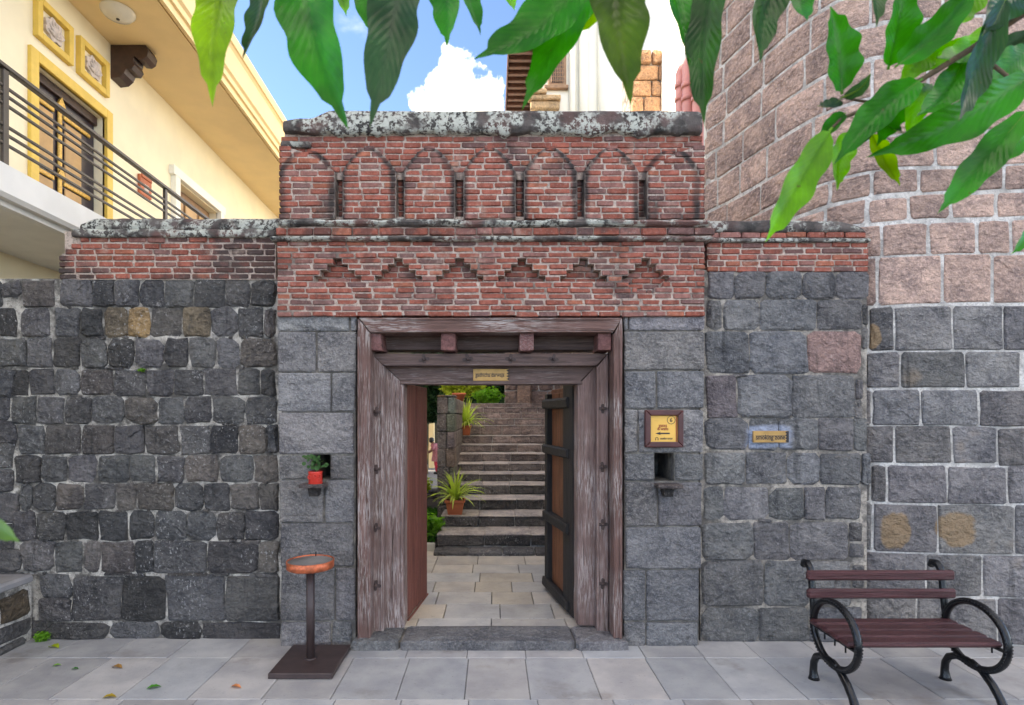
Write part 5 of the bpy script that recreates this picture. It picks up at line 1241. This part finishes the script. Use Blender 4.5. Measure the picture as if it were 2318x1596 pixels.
# red pot on the left shelf
Zt = 4.165; cxp, zp = X(714, Zt), H(1098, Zt)
rp = thing('red_plant_pot', 'small red pot with round leaved plant on the niche shelf', 'potted plant', (cxp, Zt, zp))
m = MB(); m.lathe([(0, zp), (.045, zp), (.05, zp + .01), (.049, zp + .09), (.052, zp + .1), (.046, zp + .1), (.044, zp + .085), (0, zp + .085)], cxp, Zt, 20); po = m.build('pot', M_['redpot'], rp)
for (dx, dz) in ((-.03, .06), (.012, .07), (.035, .04), (.04, .07)):
    a = math.asin(max(-1, min(1, dx / .05))); m = MB(); n = 10; y_ = Zt - .05 * math.cos(a)
    m.tube([(cxp + dx + .011 * math.cos(2 * math.pi * k / n), y_ - .004, zp + dz + .011 * math.sin(2 * math.pi * k / n)) for k in range(n + 1)], .004, 5, cap=False); m.build('knob', M_['redpot'], po)
m = MB(); sm_ = MB()
for k in range(46):
    a, r_, zz_ = rnd(0, 6.28), rnd(.01, .085), zp + rnd(.12, .21); p = Vector((cxp + r_ * math.cos(a), Zt + r_ * math.sin(a) * .6, zz_)); nrm = Vector((rnd(-.6, .6), rnd(-1, -.1), rnd(.2, 1))).normalized()
    u = nrm.cross(Vector((0, 0, 1))).normalized(); v = nrm.cross(u); s_ = rnd(.011, .017)
    m.add([p + (u * math.cos(2 * math.pi * j / 8) + v * math.sin(2 * math.pi * j / 8)) * s_ for j in range(8)], [tuple(range(8))])
    if k % 4 == 0: sm_.tube([(cxp, Zt, zp + .085), ((cxp + p.x) / 2, (Zt + p.y) / 2, zz_ - .03), p], .0018, 4)
o = m.build('foliage', M_['fol_rp'] if 'fol_rp' in M_ else mat_leaf('rose_leaf', (.05, .12, .035), .5, .3), rp); o['kind'] = 'stuff'
sm_.build('stem', M_['bark'], rp)

# weeds
bush('corner_weed', 'small green weed growing in the left wall corner', 'weed', [((X(98, 4.33), 4.32, .035), (.07, .04, .045), 150, .02)], 'fol_b', (X(98, 4.33), 4.32, 0), stems=False)
bush('wall_fern', 'tiny green sprout growing from a joint in the left wall', 'weed', [((X(322, 4.35), 4.345, H(838, 4.35)), (.035, .02, .016), 50, .016)], 'fol_b', (X(322, 4.35), 4.35, H(840, 4.35)), stems=False)

# ================================================================== LEAVES
def leaf_mesh(P0, P1, width, nrm, wav, curl, seed, nL=16, nW=6, fold=.25):
    st = random.getstate(); random.seed(seed)
    P0, P1 = Vector(P0), Vector(P1); ax = P1 - P0; L_ = ax.length; a = ax.normalized(); n = (Vector(nrm) - a * a.dot(Vector(nrm))).normalized(); s = a.cross(n).normalized()
    ph1, ph2, bend = rnd(0, 6), rnd(0, 6), rnd(-.06, .06)
    vs_ = []; mid = []
    for i in range(nL + 1):
        t = i / nL; w = (math.sin(math.pi * min(1, t ** .82 * 1.0)) ** .75) * (1 - .18 * t)
        if t > .86: w = max(w * .55, .05 * (1 - t) / .14)
        if t < .05: w = .06
        c = P0 + ax * t + n * (curl * math.sin(math.pi * t)) * L_ + s * bend * L_ * math.sin(math.pi * t)
        for j in range(nW + 1):
            k = 2 * j / nW - 1; ph = ph1 if k < 0 else ph2
            wv = 1 + wav * .55 * math.sin(t * 21 + ph) * abs(k) ** 2
            off = k * w * width / 2 * wv
            up = fold * abs(k) * w * width / 2 + wav * width * .30 * math.sin(t * 21 + ph + .9) * abs(k) ** 2 * w
            vs_.append(c + s * off + n * up)
        mid.append(c - n * .0012)
    fs = [(i * (nW + 1) + j, i * (nW + 1) + j + 1, (i + 1) * (nW + 1) + j + 1, (i + 1) * (nW + 1) + j) for i in range(nL) for j in range(nW)]
    random.setstate(st); return vs_, fs, mid
def add_uv(me, nL, nW):
    uvl = me.uv_layers.new(name='UVMap')
    for lp in me.loops:
        i, j = divmod(lp.vertex_index, nW + 1); uvl.data[lp.index].uv = (i / nL, 2 * j / nW - 1)
tree = thing('overhanging_tree', 'tree branches with wavy edged green leaves hanging over the top', 'tree', (2.9, -1.6, 0))
LG = dict(b=(.14, .42, .004), m=(.020, .20, .006), d=(.014, .07, .010), g=(.026, .075, .032), y=(.24, .42, .005), r=(.085, .16, .006))
LV = [  # base px, tip px, width px, distance, colour, facing tilt
    ((520, -70), (481, 240), 105, .95, 'y', .2), ((598, -50), (548, 132), 68, 1.0, 'g', -.3), ((690, -110), (788, 292), 160, .92, 'm', -.25), ((912, -90), (838, 286), 128, .95, 'g', .3),
    ((805, -80), (846, 86), 62, 1.05, 'm', .2), ((985, -80), (1012, 108), 84, 1.0, 'm', -.2), ((1045, -60), (1088, 78), 52, 1.02, 'm', .3), ((1340, -70), (1073, 133), 130, .9, 'm', .1),
    ((1360, -60), (1182, 248), 105, .94, 'm', -.15), ((1398, -90), (1428, 238), 150, .88, 'r', .0), ((1506, -90), (1562, 142), 92, .95, 'm', .3), ((1624, -80), (1594, 284), 92, .9, 'd', -.5),
    ((1790, -90), (1722, 140), 92, .95, 'd', .2), ((1906, 214), (1880, 14), 120, .98, 'm', .15), ((1884, 288), (1733, 548), 92, .92, 'b', .35), ((2088, 178), (1888, 372), 88, .95, 'm', -.35),
    ((2010, 158), (2052, -60), 105, 1.0, 'm', .2), ((2026, 152), (2220, -50), 84, .96, 'm', -.3), ((2052, 160), (2215, 92), 66, 1.04, 'b', .1), ((2335, 170), (1962, 356), 112, .93, 'm', .3),
    ((2335, 240), (2124, 482), 84, .95, 'm', -.25), ((2285, -20), (2172, 272), 100, .9, 'd', .3), ((1930, 300), (1896, 430), 64, 1.0, 'b', .1), ((1972, 300), (2038, 420), 52, 1.02, 'y', -.1),
    ((1905, 222), (1972, 166), 34, .98, 'g', .5), ((1902, 225), (1852, 238), 38, .98, 'g', -.4), ((2330, 505), (2290, 575), 40, .95, 'm', .2), ((2100, 200), (1990, 210), 62, 1.0, 'b', .3),
    ((2335, -20), (2225, 80), 90, .98, 'd', .0), ((2335, 70), (2200, 150), 60, 1.02, 'd', -.3), ((1150, -40), (1165, 22), 36, 1.05, 'b', .1), ((765, -60), (784, 36), 46, 1.06, 'b', .3), ((1020, 250), (2000, 320), 0, 1, 'm', 0),
    ((2120, 60), (2030, 190), 74, 1.03, 'b', .2), ((2190, 120), (2075, 262), 78, 1.0, 'm', -.3), ((2260, 60), (2120, 130), 70, 1.02, 'b', .2), ((2330, 110), (2215, 235), 84, 1.0, 'm', .35), ((2000, 240), (1935, 340), 58, 1.0, 'd', .3),
    ((2110, 190), (2050, 330), 66, 1.02, 'b', -.2), ((2080, 210), (1985, 330), 70, .98, 'm', .3), ((2235, -40), (2150, 60), 84, 1.04, 'b', .1), ((2335, 300), (2255, 372), 54, 1.0, 'm', .2), ((1960, -60), (1985, 60), 60, 1.05, 'd', .1), ((1985, 250), (2045, 300), 56, 1.0, 'd', .2), ((1795, -70), (1828, 46), 60, 1.0, 'm', -.2), ((1915, 255), (1850, 330), 40, .97, 'm', .2), ((1430, -80), (1290, 90), 90, .98, 'y', .2)]
hub = {}
for i, (b, t, w, Z, c, tilt) in enumerate(LV):
    if w == 0: continue
    dz = rnd(-.05, .05)
    P0, P1 = P(b[0], b[1], Z), P(t[0], t[1], Z - .06 + dz)
    vs_, fs, mid = leaf_mesh(P0, P1, w * .88 * Z / F, (tilt, -1, rnd(-.1, .25)), .17 if w > 60 else .12, rnd(-.08, .08), 50 + i, 26, 6, rnd(.15, .5))
    k = rnd(.9, 1.12); me = bpy.data.meshes.new('leaf'); me.from_pydata(vs_, [], fs); me.polygons.foreach_set('use_smooth', [True] * len(fs)); me.materials.append(M_['leaf']); add_uv(me, 26, 6)
    o = bpy.data.objects.new('leaf', me); link(o, tree); WL[o] = Vector((0, 0, 0)); o.color = (*[q * k for q in LG[c]], 1)
    mm = MB(); mm.tube(mid, [.0016 - .0012 * j / len(mid) for j in range(len(mid))], 5); mm.build('midrib', M_['rib'], o)
# twigs
def twig(pts, r0, r1): m = MB(); n = len(pts); m.tube(pts, [r0 + (r1 - r0) * i / (n - 1) for i in range(n)], 7); return m.build('branch', M_['bark'], tree)
twig([P(2500, -60, .9), P(2318, 30, .95), P(2200, 110, .97), P(2090, 178, .96), P(1990, 235, .97), P(1905, 268, .97), P(1885, 288, .95)], .007, .002)
twig([P(1990, 235, .97), P(1930, 225, .98), P(1905, 218, .98)], .003, .0015); twig([P(2200, 110, .97), P(2290, 180, .94), P(2345, 215, .93)], .004, .002)
twig([P(2400, -330, 1.0), P(1900, -250, .98), P(1500, -150, .95), P(1330, -90, .95), P(1000, -140, .97), P(700, -150, .95), P(520, -110, .95)], .012, .003)
for (x_, y_, Z) in ((598, -50, 1.0), (690, -110, .92), (912, -90, .95), (985, -80, 1.0), (1360, -70, .92), (1398, -90, .88), (1500, -90, .95), (1607, -80, .9), (1790, -90, .95)): twig([P(x_ + 25, -180, .97), P(x_, y_, Z)], .0025, .0015)
twig([(2.9, -1.6, 3.0), (2.2, -.6, 3.1), (1.5, .4, 2.9), P(2400, -330, 1.0), P(2500, -60, .9)], .06, .009)
m = MB(); m.tube([(2.9, -1.6, -.05), (2.88, -1.6, .8), (2.93, -1.62, 2), (2.9, -1.6, 3.0), (3.0, -1.7, 4.4)], [.19, .15, .13, .12, .05], 12); m.build('trunk', M_['bark'], tree)
# a leaf poking in at the left edge, on its own shrub stem
lf = thing('young_shoot', 'blurred green leaf poking in at the left edge', 'shoot', (-.62, .55, 0))
vs_, fs, mid = leaf_mesh(P(-60, 1180, .55), P(46, 1228, .52), 46 * .55 / F, (.2, -1, .3), .05, .02, 99)
me = bpy.data.meshes.new('leaf'); me.from_pydata(vs_, [], fs); me.polygons.foreach_set('use_smooth', [True] * len(fs)); me.materials.append(M_['leaf']); o = bpy.data.objects.new('leaf', me); link(o, lf); o.color = (.10, .2, .02, 1)
m = MB(); m.tube([(-.62, .55, 0), (-.60, .56, .8), P(-60, 1180, .55)], [.008, .006, .002], 6); m.build('stem', M_['bark'], lf)

# fallen leaves on the paving
FL = [(122, 1467, .10, (.30, .36, .02), 'yellow green fallen leaf near the stone ledge'), (129, 1508, .05, (.12, .28, .02), 'small green leaf scrap on the left paving'), (170, 1516, .055, (.03, .16, .02), 'curled dark green leaf on the left paving'), (265, 1513, .095, (.33, .17, .05), 'brown curled leaf on paving between the green scrap and ashtray'),
      (349, 1558, .085, (.07, .26, .03), 'flat green leaf near the bottom left of the paving'), (535, 1557, .085, (.55, .20, .08), 'orange dry leaf nearest the ashtray base'), (248, 1581, .085, (.42, .28, .03), 'yellow cupped leaf at the bottom edge of the paving')]
for i, (px, py, L_, c, lab) in enumerate(FL):
    Z = F * EYE / (py - VY); a = rnd(-.5, .5); x_ = X(px, Z); d = Vector((math.cos(a), math.sin(a), 0)) * L_ / 2
    vs_, fs, mid = leaf_mesh(Vector((x_, Z, .012)) - d, Vector((x_, Z, .014)) + d, L_ * rnd(.42, .6), (0, 0, 1), .18, .10, 300 + i, 10, 4, .35)
    me = bpy.data.meshes.new('fallen_leaf'); zmin = min(v.z for v in vs_); me.from_pydata([(v.x, v.y, v.z - zmin + .003) for v in vs_], [], fs); me.polygons.foreach_set('use_smooth', [True] * len(fs)); me.materials.append(M_['dead'])
    o = bpy.data.objects.new('fallen_leaf', me); C.objects.link(o); o.color = (*c, 1); tag(o, lab, 'leaf', 'fallen leaves on the paving')
